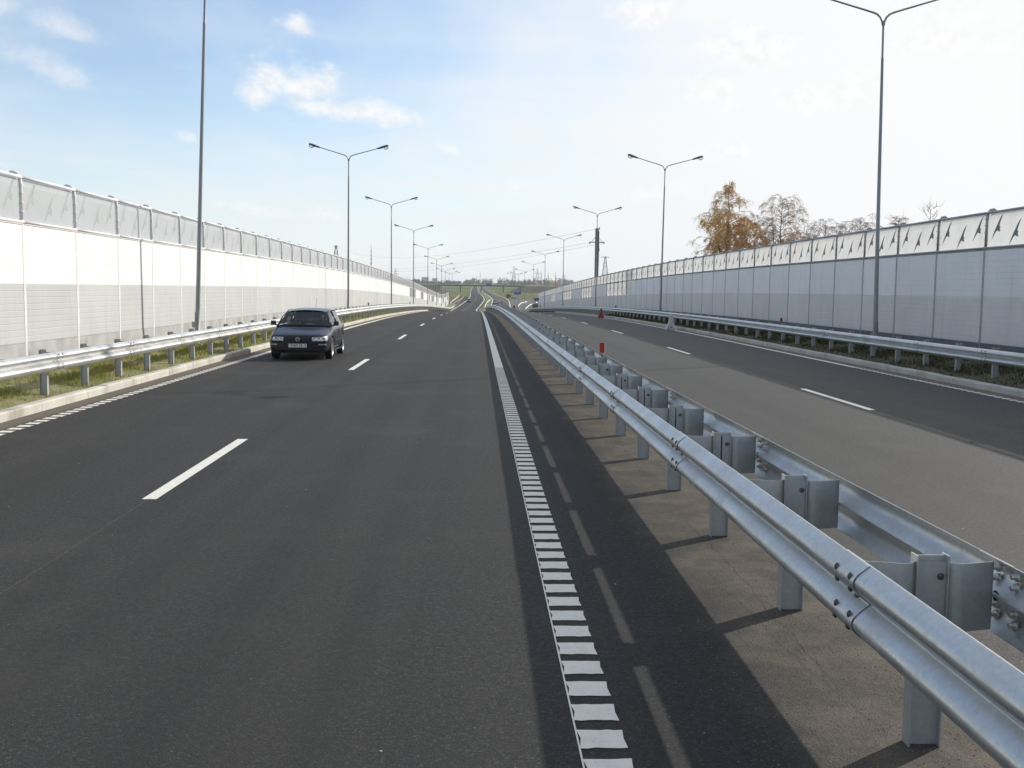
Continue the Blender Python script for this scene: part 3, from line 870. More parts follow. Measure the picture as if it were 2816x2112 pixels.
def jersey(x, y, mat, label, w, h, L, name, rz=0.):
    r = empty(name, (x, y, zr(y)), (0, 0, rz), label, 'road block')
    prof = [(-w/2, 0), (-w/2, h*.10), (-w*.36, h*.24), (-w*.17, h*.52), (-w*.14, h*.97), (-w*.11, h), (w*.11, h), (w*.14, h*.97), (w*.17, h*.52), (w*.36, h*.24), (w/2, h*.10), (w/2, 0)]
    m = MB(); m.grid([[(px, yy, pz) for px, pz in prof] for yy in (0, L)], 0, False, False)
    m.poly([(px, 0, pz) for px, pz in prof]); m.poly([(px, L, pz) for px, pz in prof]); m.poly([(-w/2, 0, 0), (w/2, 0, 0), (w/2, L, 0), (-w/2, L, 0)])
    b = m.build('body', mat, r); bevel(b, .012)
    return r
j = jersey(10.58, 56., M['block'], 'white concrete jersey barrier block standing by the right edge line', .58, .82, 1.0, 'concrete_barrier', R(-6))
for xa, xb_, za, zb_ in ((-.05, .05, .12, .2), (-.2, -.12, .02, .07), (.12, .2, .02, .07)):
    e = MB(); e.box(xa, xb_, -.012, .001, za, zb_); e.build('lifting_slot', M['steel_dark'], j)
j = jersey(10.55, 88, M['red_plastic'], 'dark red plastic road barrier standing by the right edge line', .56, .80, .9, 'plastic_barrier', R(-8))
e = MB(); e.box(-.05, .05, -.012, -.001, .50, .66); e.build('filler_cap', M['dark_plate'], j)

# ---------------------------------------------------------------- cars
def text_mesh(s, size, mat, ext=.002):
    c = bpy.data.curves.new('lettering', 'FONT'); c.body = s; c.size = size; c.align_x = 'CENTER'; c.align_y = 'CENTER'; c.extrude = ext
    o = bpy.data.objects.new('lettering', c); COL.objects.link(o)
    bpy.context.view_layer.update()
    me = evaluated_mesh(o, 'lettering'); me.materials.clear(); me.materials.append(mat)
    bpy.data.objects.remove(o); return me

def wheel_mesh(side):
    """axis along x, outer face towards side*X"""
    t = MB(); r, w = .312, .098
    t.lathe([(.225, -w*.9), (.27, -w), (.298, -w*.92), (.311, -w*.7), (.312, 0), (.311, w*.7), (.298, w*.92), (.27, w), (.225, w*.9)], (0, 0, 0), 'x', 32)
    a = MB()
    a.lathe([(.228, side*.085), (.218, side*.088), (.205, side*.066), (.20, side*-.06)], (0, 0, 0), 'x', 28)
    a.lathe([(.06, side*.03), (.06, side*.065), (.045, side*.075), (0, side*.076)], (0, 0, 0), 'x', 16)
    for k in range(6):
        an = k*math.pi/3; Mx = Matrix.Rotation(an, 4, 'X')
        a.box(side*.045 if side > 0 else side*.078, side*.078 if side > 0 else side*.045, -.028, .028, .04, .212, 0, Mx)
    d = MB(); d.lathe([(0, side*.02), (.20, side*.02)], (0, 0, 0), 'x', 24)
    return t.mesh('tyre', M['tyre']), a.mesh('rim', M['alloy']), d.mesh('brake_disc', M['black_plastic'])

def hatchback(name, loc, rz, label, paint, plate=None, detail=True, group=None):
    root = empty(name, loc, (0, 0, rz), label, 'car', group)
    #        y     w    zb   zs    zd    we
    ST = [(2.085, .56, .30, .60, .640, .44), (2.07, .70, .24, .640, .680, .54), (2.00, .785, .205, .675, .722, .58), (1.86, .83, .195, .715, .765, .60), (1.62, .855, .19, .765, .815, .60),
          (1.2, .866, .19, .855, .90, .60), (.95, .867, .19, .905, .945, .60), (.80, .867, .185, .93, .945, .62), (.2, .867, .18, .945, .945, .62),
          (-.6, .867, .18, .955, .95, .62), (-1.31, .866, .19, .965, .955, .62), (-1.75, .85, .22, .965, .955, .60), (-1.95, .80, .27, .91, .915, .56), (-2.06, .70, .33, .74, .75, .5)]
    rows = []
    for y, w, zb, zs, zd, we in ST:
        h = [(w*.90, zb), (w*.965, zb+(zs-zb)*.16), (w*.995, zb+(zs-zb)*.42), (w, zb+(zs-zb)*.62), (w*.985, zb+(zs-zb)*.82), (w*.945, zs), (w*.86, zs+(zd-zs)*.45), (we, zd-.006), (we*.5, zd), (0, zd+.004)]
        full = [(-x, z) for x, z in h] + [(x, z) for x, z in h[-2::-1]]
        rows.append([(x, y, z) for x, z in full])
    m = MB(); m.grid(rows, 0, True)
    w = len(rows[0])
    for i in (0, len(rows)-1):
        n = len(m.v); m.v += rows[i]; k = w
        for j in range(k//2-0):
            a, b, c, d = n+j, n+j+1, n+k-2-j, n+k-1-j
            if b < c: m.f.append((a, b, c, d)); m.m.append(0); m.sm.append(True)
            elif b == c: m.f.append((a, b, d)); m.m.append(0); m.sm.append(True)
    n = len(m.v); bot = [r[0] for r in rows], [r[-1] for r in rows]
    m.grid([bot[0], bot[1]], 1, False)
    me = m.mesh('shell', [paint, M['black_plastic']])
    bm = bmesh.new(); bm.from_mesh(me); bmesh.ops.remove_doubles(bm, verts=bm.verts, dist=1e-4); bmesh.ops.recalc_face_normals(bm, faces=bm.faces); bm.to_mesh(me); bm.free()
    tmp = bpy.data.objects.new('tmp', me); COL.objects.link(tmp)
    ss = tmp.modifiers.new('s', 'SUBSURF'); ss.levels = 2; ss.render_levels = 2
    cut = MB()
    for y in (1.2, -1.31):
        for s in (-1, 1):
            n0 = len(cut.v); x0, x1 = (.62, 1.1) if s > 0 else (-1.1, -.62)
            ra = [(x0, y+.352*math.cos(a), .318+.352*math.sin(a)) for a in [2*math.pi*k/32 for k in range(32)]]
            rb = [(x1, p[1], p[2]) for p in ra]
            cut.grid([ra, rb], 0, False, True); cut.poly(ra); cut.poly(rb)
    cme = cut.mesh('cut', [M['black_plastic']])
    bm = bmesh.new(); bm.from_mesh(cme); bmesh.ops.remove_doubles(bm, verts=bm.verts, dist=1e-5); bmesh.ops.recalc_face_normals(bm, faces=bm.faces); bm.to_mesh(cme); bm.free()
    co = bpy.data.objects.new('cut', cme); COL.objects.link(co)
    bo = tmp.modifiers.new('b', 'BOOLEAN'); bo.operation = 'DIFFERENCE'; bo.object = co; bo.solver = 'EXACT'
    bpy.context.view_layer.update()
    body_me = evaluated_mesh(tmp, 'body'); bpy.data.objects.remove(tmp); bpy.data.objects.remove(co)
    body_me.materials.clear(); body_me.materials.append(paint); body_me.materials.append(M['black_plastic'])
    for p in body_me.polygons:
        c = p.center; p.material_index = 0
        if p.normal.z < -.8 and c.z < .3: p.material_index = 1
        for y in (1.2, -1.31):
            dr = math.hypot(c.y-y, c.z-.318)
            if dr < .353 and abs(c.x) < .80: p.material_index = 1
            if abs(dr-.352) < .004 and abs(p.normal.x) < .4: p.material_index = 1
        if c.z < .255 and abs(c.x) > .5: p.material_index = 1 if c.z < .235 else 0
    body = link('body', body_me, root)
    # greenhouse -------------------------------------------------
    A0, A1 = Vector((.745, .98, .945)), Vector((.585, .32, 1.325))
    RF = [A1, Vector((.605, -.12, 1.375)), Vector((.608, -.7, 1.380)), Vector((.585, -1.25, 1.355)), Vector((.555, -1.60, 1.31))]
    C1 = Vector((.70, -1.95, .96))
    B0, B1 = Vector((.815, -.22, .95)), Vector((.606, -.27, 1.372))
    def mir(v): return Vector((-v.x, v.y, v.z))
    def lerp(a, b, t): return a+(b-a)*t
    roof = MB(); rws = []
    for i, p in enumerate(RF):
        r = []
        for j in range(9):
            u = -1+2*j/8
            bulge = (1-u*u)
            r.append((p.x*u, p.y + (.075*bulge if i == 0 else -.05*bulge if i == len(RF)-1 else 0), p.z + .062*bulge**.8))
        rws.append(r)
    roof.grid(rws, 0, True); roof.grid([[(x, y, z-.03) for x, y, z in r] for r in rws], 1, True)
    roof.build('roof', [paint, M['seat_cloth']], root)
    for s in (1, -1):
        f = (lambda v: v) if s > 0 else mir
        pil = MB(); pil.tube([f(A0+Vector((.012, .03, -.03))), f(lerp(A0, A1, .5)+Vector((.018, 0, .012))), f(A1+Vector((.0, -.03, .0)))], .030, 8); pil.build('windscreen_pillar', paint, root)
        pil = MB(); pil.tube([f(p+Vector((.004, 0, -.008))) for p in RF], .026, 8); pil.build('roof_rail', paint, root)
        pil = MB(); pil.tube([f(B0), f(B1)], .030, 6); pil.build('door_pillar', paint, root)
        pil = MB()
        ca, cb, cc, cd_ = [f(v) for v in (Vector((.60, -1.30, 1.345)), Vector((.765, -1.42, .94)), C1+Vector((.02, .02, 0)), RF[-1]+Vector((.012, 0, 0)))]
        ins = Vector((-s*.035, 0, 0)); pil.poly([ca, cb, cc, cd_]); pil.poly([ca+ins, cb+ins, cc+ins, cd_+ins])
        for a_, b_ in ((ca, cb), (cb, cc), (cc, cd_), (cd_, ca)): pil.poly([a_, b_, b_+ins, a_+ins])
        pil.build('rear_pillar', paint, root)
    def sheet(name, a, b, c, d, bulge, mat, n=8):
        g = MB(); rw = []
        for i in range(n+1):
            t = i/n; r = []
            for j in range(n+1):
                u = j/n; p = lerp(lerp(a, b, u), lerp(d, c, u), t); r.append(p + bulge*(4*u*(1-u)))
            rw.append(r)
        g.grid(rw, 0, True); return g.build(name, mat, root)
    sheet('windscreen', mir(A0), A0, A1, mir(A1), Vector((0, .075, .02)), M['glass'])
    sheet('rear_window', mir(C1), C1, RF[-1], mir(RF[-1]), Vector((0, -.05, .02)), M['glass'])
    for s in (1, -1):
        f = (lambda v: v) if s > 0 else mir
        sheet('side_window', f(Vector((.80, .80, .945))), f(B0), f(B1), f(A1), Vector((s*.012, 0, 0)), M['glass'], 4)
        sheet('side_window', f(B0), f(Vector((.78, -1.38, .96))), f(Vector((.60, -1.28, 1.345))), f(B1), Vector((s*.012, 0, 0)), M['glass'], 4)
    # cabin
    cab = MB(); cab.box(-.70, .70, .50, .93, .88, .96); cab.build('dashboard', M['black_plastic'], root)
    for x in (-.36, .36):
        s_ = MB(); s_.box(x-.23, x+.23, -.35, -.23, .55, 1.08); s_.box(x-.13, x+.13, -.33, -.25, 1.11, 1.27); s_.box(x-.05, x+.05, -.30, -.28, 1.05, 1.12)
        bevel(s_.build('seat', M['seat_cloth'], root), .04, 3)
    s_ = MB(); s_.box(-.62, .62, -1.35, -1.2, .6, 1.02); bevel(s_.build('rear_seat', M['seat_cloth'], root), .04, 3)
    sw = MB(); c = Vector((.36, .38, .97))
    sw.tube([c+Vector((math.cos(a)*.18, -math.sin(a)*.06, math.sin(a)*.17)) for a in [2*math.pi*k/20 for k in range(21)]], .014, 6, cap=False); sw.build('steering_wheel', M['black_plastic'], root)
    rv = MB(); rv.box(-.12, .12, .37, .40, 1.255, 1.32); bevel(rv.build('rear_view_mirror', M['black_plastic'], root), .01)
    for s in (1, -1):
        mr = MB(); mr.box(.845 if s > 0 else -.985, .985 if s > 0 else -.845, .74, .86, .945, 1.075); mr.box(.80 if s > 0 else -.86, .86 if s > 0 else -.80, .76, .82, .93, .97)
        bevel(mr.build('side_mirror', M['black_plastic'], root), .03, 3)
        for y in (1.2, -1.31):
            t, a, d = hatchback.wh[s]
            wl = link('tyre', t, root, (s*.768, y, .312)); wl.name = 'wheel'
            link('rim', a, wl); link('brake_disc', d, wl)
    # front ------------------------------------------------------
    from mathutils.bvhtree import BVHTree
    bvh = BVHTree.FromPolygons([v.co.copy() for v in body_me.vertices], [tuple(p_.vertices) for p_ in body_me.polygons])
    def front(x, z, off=.006):
        h_ = bvh.ray_cast(Vector((x, 3.0, z)), Vector((0, -1, 0)))
        if h_[0] is None: return Vector((x, yf(x), z))
        nn = h_[1]
        if nn.y < 0: nn = -nn
        return h_[0] + nn*off
    def topline(x, y, off=.004):
        h_ = bvh.ray_cast(Vector((x, y, 2.0)), Vector((0, 0, -1))); return (h_[0] + Vector((0, 0, off))) if h_[0] else Vector((x, y, .8))
    def yf(x, z=.62):                        # nose surface depth at lateral x
        ax = abs(x)
        return 2.075 - .02*(ax/.5)**2 - max(0, ax-.45)**2*.95 - (.02 if z > .6 else 0)
    def patch(name, x0, x1, zt0, zt1, zb0, zb1, off, mat, n=10, parent=root, nz=4, tilt=.05):
        off = abs(off)*.3
        g = MB(); rw = []
        for i in range(n+1):
            t = i/n; x = x0+(x1-x0)*t; zt = zt0+(zt1-zt0)*t; zb = zb0+(zb1-zb0)*t
            rw.append([front(x, zb+(zt-zb)*kk/nz, off) for kk in range(nz+1)])
        g.grid(rw, 0, True); return g.build(name, mat, parent, fix=False)
    patch('grille', -.40, .40, .655, .655, .545, .545, .012, M['black_plastic'], 12)
    for zz in (.575, .605, .635):
        g = MB(); g.grid([[front(x, zz+dz, .004+dy) for x in [-.37+.74*kk/10 for kk in range(11)]] for dy, dz in ((0, -.006), (.012, 0), (0, .006))], 0, True); g.build('grille_slat', M['black_plastic'], root, fix=False)
    for s in (1, -1):
        hb = patch('headlight', s*.40, s*.80, .655, .672, .542, .560, .010, M['reflector'], 12)
        for cxx, r in ((.47, .050), (.60, .055), (.72, .045)):
            c_ = front(s*cxx, .604, .008)
            b = MB(); b.lathe([(r, .000), (r*.97, .014), (r*.8, .012), (r*.45, -.002), (.012, -.004), (.0, .006)], tuple(c_), 'y', 18)
            b.build('bulb_bowl', M['chrome'] if cxx < .7 else M['indicator'], hb, fix=False)
        fr_ = MB(); ring_ = []
        for t_ in range(13): ring_.append(front(s*(.395+.41*t_/12), .659+.017*t_/12, .012))
        for t_ in range(1, 7): ring_.append(front(s*.805, .676-.121*t_/6, .012))
        for t_ in range(1, 13): ring_.append(front(s*(.805-.41*t_/12), .555-.017*t_/12, .012))
        for t_ in range(1, 7): ring_.append(front(s*.395, .538+.121*t_/6, .012))
        fr_.tube(ring_, .007, 5, cap=False); fr_.build('headlight_rim', M['black_plastic'], hb, fix=False)
        patch('lens', s*.40, s*.80, .657, .674, .540, .558, .055, M['lens'], 12, hb)
        patch('bumper_lamp', s*.58, s*.79, .47, .47, .43, .435, .022, M['indicator'], 6, tilt=0)
        patch('lower_intake', s*.42, s*.74, .335, .33, .265, .27, .012, M['black_plastic'], 6, tilt=-.06)
        st = MB(); st.box(s*.868 if s > 0 else s*.88, s*.88 if s > 0 else s*.868, -.95, .78, .50, .54); st.build('side_moulding', M['black_plastic'], root)
        st = MB(); st.box(s*.845 if s > 0 else s*.875, s*.875 if s > 0 else s*.845, -.93, .82, .215, .265); st.build('sill_trim', M['chrome'], root)
        for yy in (-.12, -1.02):
            hd = MB(); hd.box(s*.862 if s > 0 else s*.888, s*.888 if s > 0 else s*.862, yy-.1, yy+.06, .775, .80); bevel(hd.build('door_handle', M['black_plastic'], root), .006)
        for yy in (.72, -.26, -1.12):
            dl = MB(); dl.box(s*.8625 if s > 0 else s*.8665, s*.8665 if s > 0 else s*.8625, yy-.003, yy+.003, .28, .86); dl.build('door_seam', M['ink'], root)
    patch('bumper_strip', -.80, .80, .500, .500, .480, .480, .024, M['black_plastic'], 18, tilt=0)
    for nm_, pts_ in (('bonnet_seam', [front(-.78+1.56*t_/16, .692 if abs(-.78+1.56*t_/16) < .42 else .700, .003) for t_ in range(17)]),
                      ('bonnet_seam', [topline(-.74-.02*t_/8, 1.9-.95*t_/8) for t_ in range(9)]), ('bonnet_seam', [topline(.74+.02*t_/8, 1.9-.95*t_/8) for t_ in range(9)]),
                      ('bumper_seam', [front(-.80+1.6*t_/16, .512, .003) for t_ in range(17)])):
        q_ = MB(); q_.tube(pts_, .0045, 4, cap=False); q_.build(nm_, M['ink'], root, fix=False)
    sp_ = MB(); sp_.grid([[front(-.74+1.48*t_/14, .235, .004+dy)+Vector((0, 0, dz)) for t_ in range(15)] for dy, dz in ((0, .02), (.025, .0), (0, -.03))], 0, True); sp_.build('front_spoiler', M['black_plastic'], root, fix=False)
    patch('centre_intake', -.40, .40, .335, .335, .255, .255, .014, M['black_plastic'], 10, tilt=-.06)
    wp = MB(); wp.tube([(-.55, .99, .925), (.0, 1.02, .945), (.15, .97, .965)], .008, 5); wp.tube([(.05, 1.02, .94), (.6, .97, .94)], .008, 5); wp.build('wiper', M['black_plastic'], root)
    for s in (1, -1):
        tl = MB(); tl.box(s*.62 if s > 0 else s*.80, s*.80 if s > 0 else s*.62, -2.045, -1.99, .72, .90); bevel(tl.build('tail_light', M['red_lamp'], root), .02)
    an = MB(); an.tube([(0, -1.35, 1.39), (0, -1.62, 1.72)], .005, 5); an.build('aerial', M['black_plastic'], root)
    if plate:
        pm = MB(); pm.box(-.26, .26, 2.094, 2.110, .365, .477); pl = pm.build('number_plate', M['plate'], root); bevel(pl, .004)
        link('plate_lettering', text_mesh(plate, .105, M['ink']), pl, (-.015, 2.1115, .421), (R(90), 0, R(180)))
        fr = MB()
        for x0, x1, za, zb in ((-.262, .262, .372, .379), (-.262, .262, .483, .490), (-.262, -.256, .372, .49), (.256, .262, .372, .49)):
            fr.box(x0, x1, 2.1095, 2.1125, za-.01, zb-.01)
        fr.build('plate_border', M['ink'], pl)
        fl = MB(); fl.box(.205, .235, 2.1095, 2.1120, .435, .458); fl.build('plate_flag', M['red'], pl)
        em = MB(); em.tube([(math.cos(a)*.052, 2.098, .60+math.sin(a)*.052) for a in [2*math.pi*k/24 for k in range(25)]], .0065, 6, cap=False)
        def st_(pts): em.tube([(x, 2.098, .60+z) for x, z in pts], .0055, 5)
        st_([(-.020, .046), (0, .010), (.020, .046)])
        st_([(-.041, .030), (-.017, -.040), (0, -.004), (.017, -.040), (.041, .030)])
        eo = em.build('emblem', M['emblem'], root, (0, .016, -.005))
        bk = MB(); bk.lathe([(.052, 2.06), (.052, 2.106), (0, 2.107)], (0, 0, .595), 'y', 20); bk.build('emblem_backing', M['black_plastic'], root)
    return root
hatchback.wh = {s: wheel_mesh(s) for s in (1, -1)}
CAR = hatchback('hatchback_car', (-5.06, 31.45, 0.0), R(180+.4), 'dark navy hatchback driving towards the camera in the left lane', M['navy'], '5469 EE-3')

def seated_person(x, car, jacket, label, driver):
    """car-local seat position; one continuous skinned figure"""
    V = [(x, -.12, .55), (x, -.17, .78), (x, -.15, .98), (x, -.13, 1.06), (x, -.10, 1.13), (x, -.085, 1.20), (x, -.095, 1.265)]
    E = [(0, 1), (1, 2), (2, 3), (3, 4), (4, 5), (5, 6)]
    Rr = [.16, .155, .13, .06, .072, .085, .065]
    for s in (-1, 1):
        n = len(V)
        if driver: pts = [(x+s*.18, -.14, .97), (x+s*.22, .08, .83), (x+s*.15, .29, .96), (x+s*.13, .35, 1.0)]
        else: pts = [(x+s*.18, -.14, .97), (x+s*.22, .02, .76), (x+s*.12, .18, .70), (x+s*.08, .24, .69)]
        V += pts; E += [(2, n), (n, n+1), (n+1, n+2), (n+2, n+3)]; Rr += [.07, .052, .036, .04]
        # thigh
        n = len(V); V += [(x+s*.1, .05, .54), (x+s*.13, .35, .58)]; E += [(0, n), (n, n+1)]; Rr += [.09, .07]
    n = len(V); V += [(x, .0, 1.19), ]; E += [(5, n)]; Rr += [.022]
    me = bpy.data.meshes.new('person'); me.from_pydata(V, E, [])
    tmp = bpy.data.objects.new('tmp', me); COL.objects.link(tmp)
    sk = tmp.modifiers.new('skin', 'SKIN'); sb = tmp.modifiers.new('sub', 'SUBSURF'); sb.levels = 2
    for i, r in enumerate(Rr):
        me.skin_vertices[0].data[i].radius = (r, r*(.75 if i < 3 else 1))
    me.skin_vertices[0].data[0].use_root = True
    bpy.context.view_layer.update()
    out = evaluated_mesh(tmp, 'person'); bpy.data.objects.remove(tmp)
    out.materials.clear(); out.materials.append(jacket); out.materials.append(M['skin'])
    for p in out.polygons:
        p.use_smooth = True
        c = p.center
        p.material_index = 1 if c.z > 1.075 or (driver and c.y > .30 and c.z > .9) else 0
    o = link('person', out)
    o.matrix_world = car
    tag(o, label, 'person')
    h = MB(); rows = []
    for i in range(7):
        a = i/6*math.pi*.55
        rows.append([(x+math.cos(t)*.094*math.sin(a), -.105+math.sin(t)*.105*math.sin(a) - .012*i/6, 1.225+.118*math.cos(a)+(.035*math.sin(t) if i == 6 else 0)) for t in [2*math.pi*k/16 for k in range(16)]])
    h.grid(rows, 0, True, True); h.build('hair', M['hair'], o)
    return o
bpy.context.view_layer.update()
cm = CAR.matrix_world.copy()
seated_person(-.36, cm, M['jacket2'], 'driver in dark grey top gripping the steering wheel of the navy hatchback' if False else 'passenger in a grey top sitting beside the driver of the navy hatchback', False)
seated_person(.36, cm, M['jacket'], 'driver in a dark jacket holding the wheel of the navy hatchback', True)

hatchback('hatchback_car', (-3.15, 397, zr(397)), R(180), 'tiny dark car coming up the dip on the far left carriageway', M['black_car'])
hatchback('hatchback_car', (6.6, 384, zr(384)), R(0), 'tiny white car driving away on the far right carriageway', M['white_car'])
tr = empty('car_trailer', (8.55, 384, zr(384)), (0, 0, 0), 'tiny dark low trailer with an upright post beside the far white car', 'trailer')
m = MB(); m.box(-.55, .55, -.9, .9, .35, .55); m.build('bed', M['black_car'], tr)
m = MB(); m.box(-.04, .04, -.9, -.82, .55, 1.9); m.build('upright_post', M['white_paint'], tr)
for s in (-1, 1):
    m = MB(); m.lathe([(0, -.08), (.28, -.08), (.3, 0), (.28, .08), (0, .08)], (s*.62, 0, .3), 'x', 16); m.build('wheel', M['tyre'], tr)

# ---------------------------------------------------------------- trees
def tube_branch(m, p0, d, L, r0, rnd, droop, n=6, sides=5, mi=0, wig=.12):
    pts = [Vector(p0)]; d = Vector(d).normalized(); rr = [r0]
    for i in range(n):
        d = d + Vector((rnd.gauss(0, wig), rnd.gauss(0, wig), rnd.gauss(0, wig*.6) - droop*(i+1)/n)); d.normalize()
        pts.append(pts[-1]+d*(L/n)); rr.append(max(.004, r0*(1-(i+1)/n*.85)))
    m.tube(pts, rr, sides, mi, cap=False); return pts

def birch(x, y, zb, H, crown_r, seed, label, leafmat, leaf_n, name='birch_tree', stems=1, bottom=.15, droop=.35, leafsize=.13, cat='tree', twn=6, limbs=60, round_=False):
    """Tapered stems, limbs that reach an uneven crown envelope, hanging twigs, leaves in clumps."""
    rnd = random.Random(seed); root = empty(name, (x, y, zb), (0, 0, 0), label, cat)
    tk = MB(); cr = MB(); tips = []
    lob = [(rnd.uniform(0, 6.28), rnd.uniform(.0, 1.), rnd.uniform(.75, 1.25)) for _ in range(9)]
    def env(t, az):
        u_ = min(1, max(0, (t-bottom)/(1-bottom)))
        e = (1-t)**.5*1.05 if not round_ else max(.35, math.sqrt(max(0, 1-(1.7*u_-.85)**2)))
        if t < bottom+.1: e *= .55+.45*(t-bottom)/.1
        k = min(lob, key=lambda q: abs(math.atan2(math.sin(q[0]-az), math.cos(q[0]-az)))+abs(q[1]-t)*3)
        return crown_r*e*k[2]
    for s in range(stems):
        ox = 0 if s == 0 else rnd.choice((-1, 1))*rnd.uniform(.25, .5)*crown_r
        hh = H*(1 if s == 0 else rnd.uniform(.62, .86)); n = 14
        pts = [Vector((ox*.25, 0, -.3))]; oy = rnd.uniform(-.3, .3)*crown_r*(s > 0)
        for i in range(1, n+1):
            f = i/n; pts.append(Vector((ox*(.25+.75*f)+rnd.gauss(0, .03)*crown_r*.3, oy*f+rnd.gauss(0, .02)*crown_r, -.3+(hh+.3)*f)))
        r0 = H*.012
        tk.tube(pts, [r0*(1-.93*i/n) for i in range(n+1)], 8, 0)
        nl = int(limbs/(1 if s == 0 else 2))
        for b in range(nl):
            t = bottom+(.97-bottom)*((b+rnd.random())/nl)
            f = t*n; i = min(n-1, int(f)); p = pts[i].lerp(pts[i+1], f-i)
            az = b*2.4+rnd.uniform(-.5, .5)
            L = max(.35, env(min(1, t*hh/H+.08), az)*(1 if s == 0 else .75)*rnd.uniform(.75, 1.1))
            q = tube_branch(tk, p, (math.cos(az), math.sin(az), .75), L*1.12, r0*.34*(1-t*.7), rnd, droop, 7, 5)
            for k in range(twn):
                tt = rnd.uniform(.2, 1.)**.8; ii = min(6, int(tt*7)); pp = q[ii].lerp(q[ii+1], min(1, tt*7-ii))
                a2 = az+rnd.uniform(-1.4, 1.4)
                w = tube_branch(cr, pp, (math.cos(a2)*.8, math.sin(a2)*.8, rnd.uniform(-.1, .6)), rnd.uniform(.5, 1.25)*min(1.1, L*.6+.25), .017, rnd, droop*3.6, 6, 3, 0, .16)
                tips.append(w)
                for k2 in range(2):
                    jj = rnd.randrange(1, 5); w2 = tube_branch(cr, w[jj], (rnd.gauss(0, .6), rnd.gauss(0, .6), rnd.uniform(-.5, .4)), rnd.uniform(.3, .7), .011, rnd, droop*3.6, 4, 3, 0, .16)
                    tips.append(w2)
    dens = []
    clump = [(rnd.choice(tips)[-1], rnd.uniform(.25, .5)*crown_r) for _ in range(26)]
    for w in tips:
        c = w[len(w)//2]; d = min((c-q).length/r for q, r in clump)
        dens.append((1.0 if d < 1 else .22)*(1 if c.z < H*.72 else .3))
    tot = sum(dens)
    for w, dd in zip(tips, dens):
        e = leaf_n*dd/tot; cnt = int(e)+(rnd.random() < e-int(e))
        for _ in range(cnt):
            j = rnd.randrange(len(w)-1); p = w[j].lerp(w[j+1], rnd.random())
            p = p+Vector((rnd.gauss(0, .07), rnd.gauss(0, .07), rnd.gauss(0, .09)))
            s_ = leafsize*rnd.uniform(.55, 1.1); a = Vector((rnd.gauss(0, .5), rnd.gauss(0, .5), rnd.gauss(0, 1))).normalized(); b = a.orthogonal().normalized()
            cr.quad(p-a*s_*.5, p+b*s_*.33, p+a*s_*.5, p-b*s_*.33, 1)
    tk.build('trunk', M['bark'], root); cr.build('crown', [M['twig'], leafmat], root, fix=False)
    return root
birch(25.3, 105, -.2, 13.6, 4.9, 4, 'large golden brown birch rising behind the right wall, widest of the birches', M['leaf_gold'], 46000, stems=4, bottom=.12, limbs=95, twn=8, leafsize=.15)
birch(31.0, 106, -.2, 12.2, 3.2, 9, 'half bare birch with few brown leaves right of the large golden birch', M['leaf_tan'], 22000, stems=3, bottom=.2, round_=True, limbs=80, twn=8, leafsize=.13)
birch(33.6, 100, -.2, 9.3, 2.9, 14, 'bare low spreading tree behind the right wall, left of the tall lamp post', M['leaf_bare'], 3000, 'bare_tree', 4, .35, .35, .10, limbs=80, twn=8, round_=True)
birch(37.0, 100, -.2, 9.6, 3.0, 15, 'bare low tree touching the tall lamp post behind the right wall', M['leaf_bare'], 3000, 'bare_tree', 4, .35, .35, .10, limbs=80, twn=8, round_=True)
birch(26.9, 66, .1, 7.0, 1.0, 17, 'small sapling with orange leaves peeping over the right wall', M['leaf_orange'], 2500, 'sapling', 2, .5, .05, .1, limbs=40, twn=5)
birch(25.4, 58, .1, 7.1, .75, 23, 'thin bare saplings peeping over the right wall nearest the picture edge', M['leaf_orange'], 60, 'sapling', 3, .5, -.25, .07, limbs=22, twn=2)

def leafball(m, c, r, n, rnd, s, flat=1., mi=0):
    for _ in range(n):
        d = Vector((rnd.gauss(0, 1), rnd.gauss(0, 1), rnd.gauss(0, 1))).normalized()*r*rnd.random()**.4
        p = Vector(c)+Vector((d.x, d.y, d.z*flat)); a = Vector((rnd.gauss(0, 1), rnd.gauss(0, 1), rnd.gauss(0, 1))).normalized(); b = a.orthogonal().normalized()
        q = s*rnd.uniform(.6, 1.2); m.quad(p-a*q*.5, p+b*q*.4, p+a*q*.5, p-b*q*.4, mi)

def bush(x, y, r, h, mat, label, n=700, s=.3, seed=1, name='bush'):
    rnd = random.Random(seed); root = empty(name, (x, y, zr(y)), (0, 0, 0), label, 'bush')
    m = MB()
    for k in range(9):
        a = rnd.uniform(0, 6.28); leafball(m, (math.cos(a)*r*.55, math.sin(a)*r*.5, h*rnd.uniform(.25, .62)), r*.55, n//9, rnd, s)
    m.build('foliage', mat, root, fix=False)
    t = MB()
    for k in range(5): t.tube([(0, 0, 0), (rnd.uniform(-.4, .4)*r, rnd.uniform(-.4, .4)*r, h*.6)], [.06, .02], 5)
    t.build('stems', M['twig'], root)
    return root
bush(18.9, 331, 1.5, 2.5, M['bush_tan'], 'round tan autumn bush at the end of the grey wall', 1500, .28, 5)
bush(-170, 2080, 9, 13, foliage('red_brown_leaves', (.13, .065, .05), (.10, .06, .045)), 'reddish brown clump of trees over the far end of the white wall', 900, 2.4, 6, 'tree_clump')
rnd = random.Random(31)
for k, (x, y, r, h) in enumerate([(15.5, 520, 1.0, 1.1), (17.5, 570, 1.2, 1.3), (18.2, 620, 1.0, 1.2)]):
    bush(x, y, r, h, foliage('dry_scrub', (.17, .15, .07), (.12, .115, .05)), ['tiny dry scrub on the bank right of the far carriageway, nearest of the scrub', 'tiny olive scrub on the bank before the right revetment', 'tiny scrub on the bank closest to the overpass pier'][k], 250, .4, 40+k)

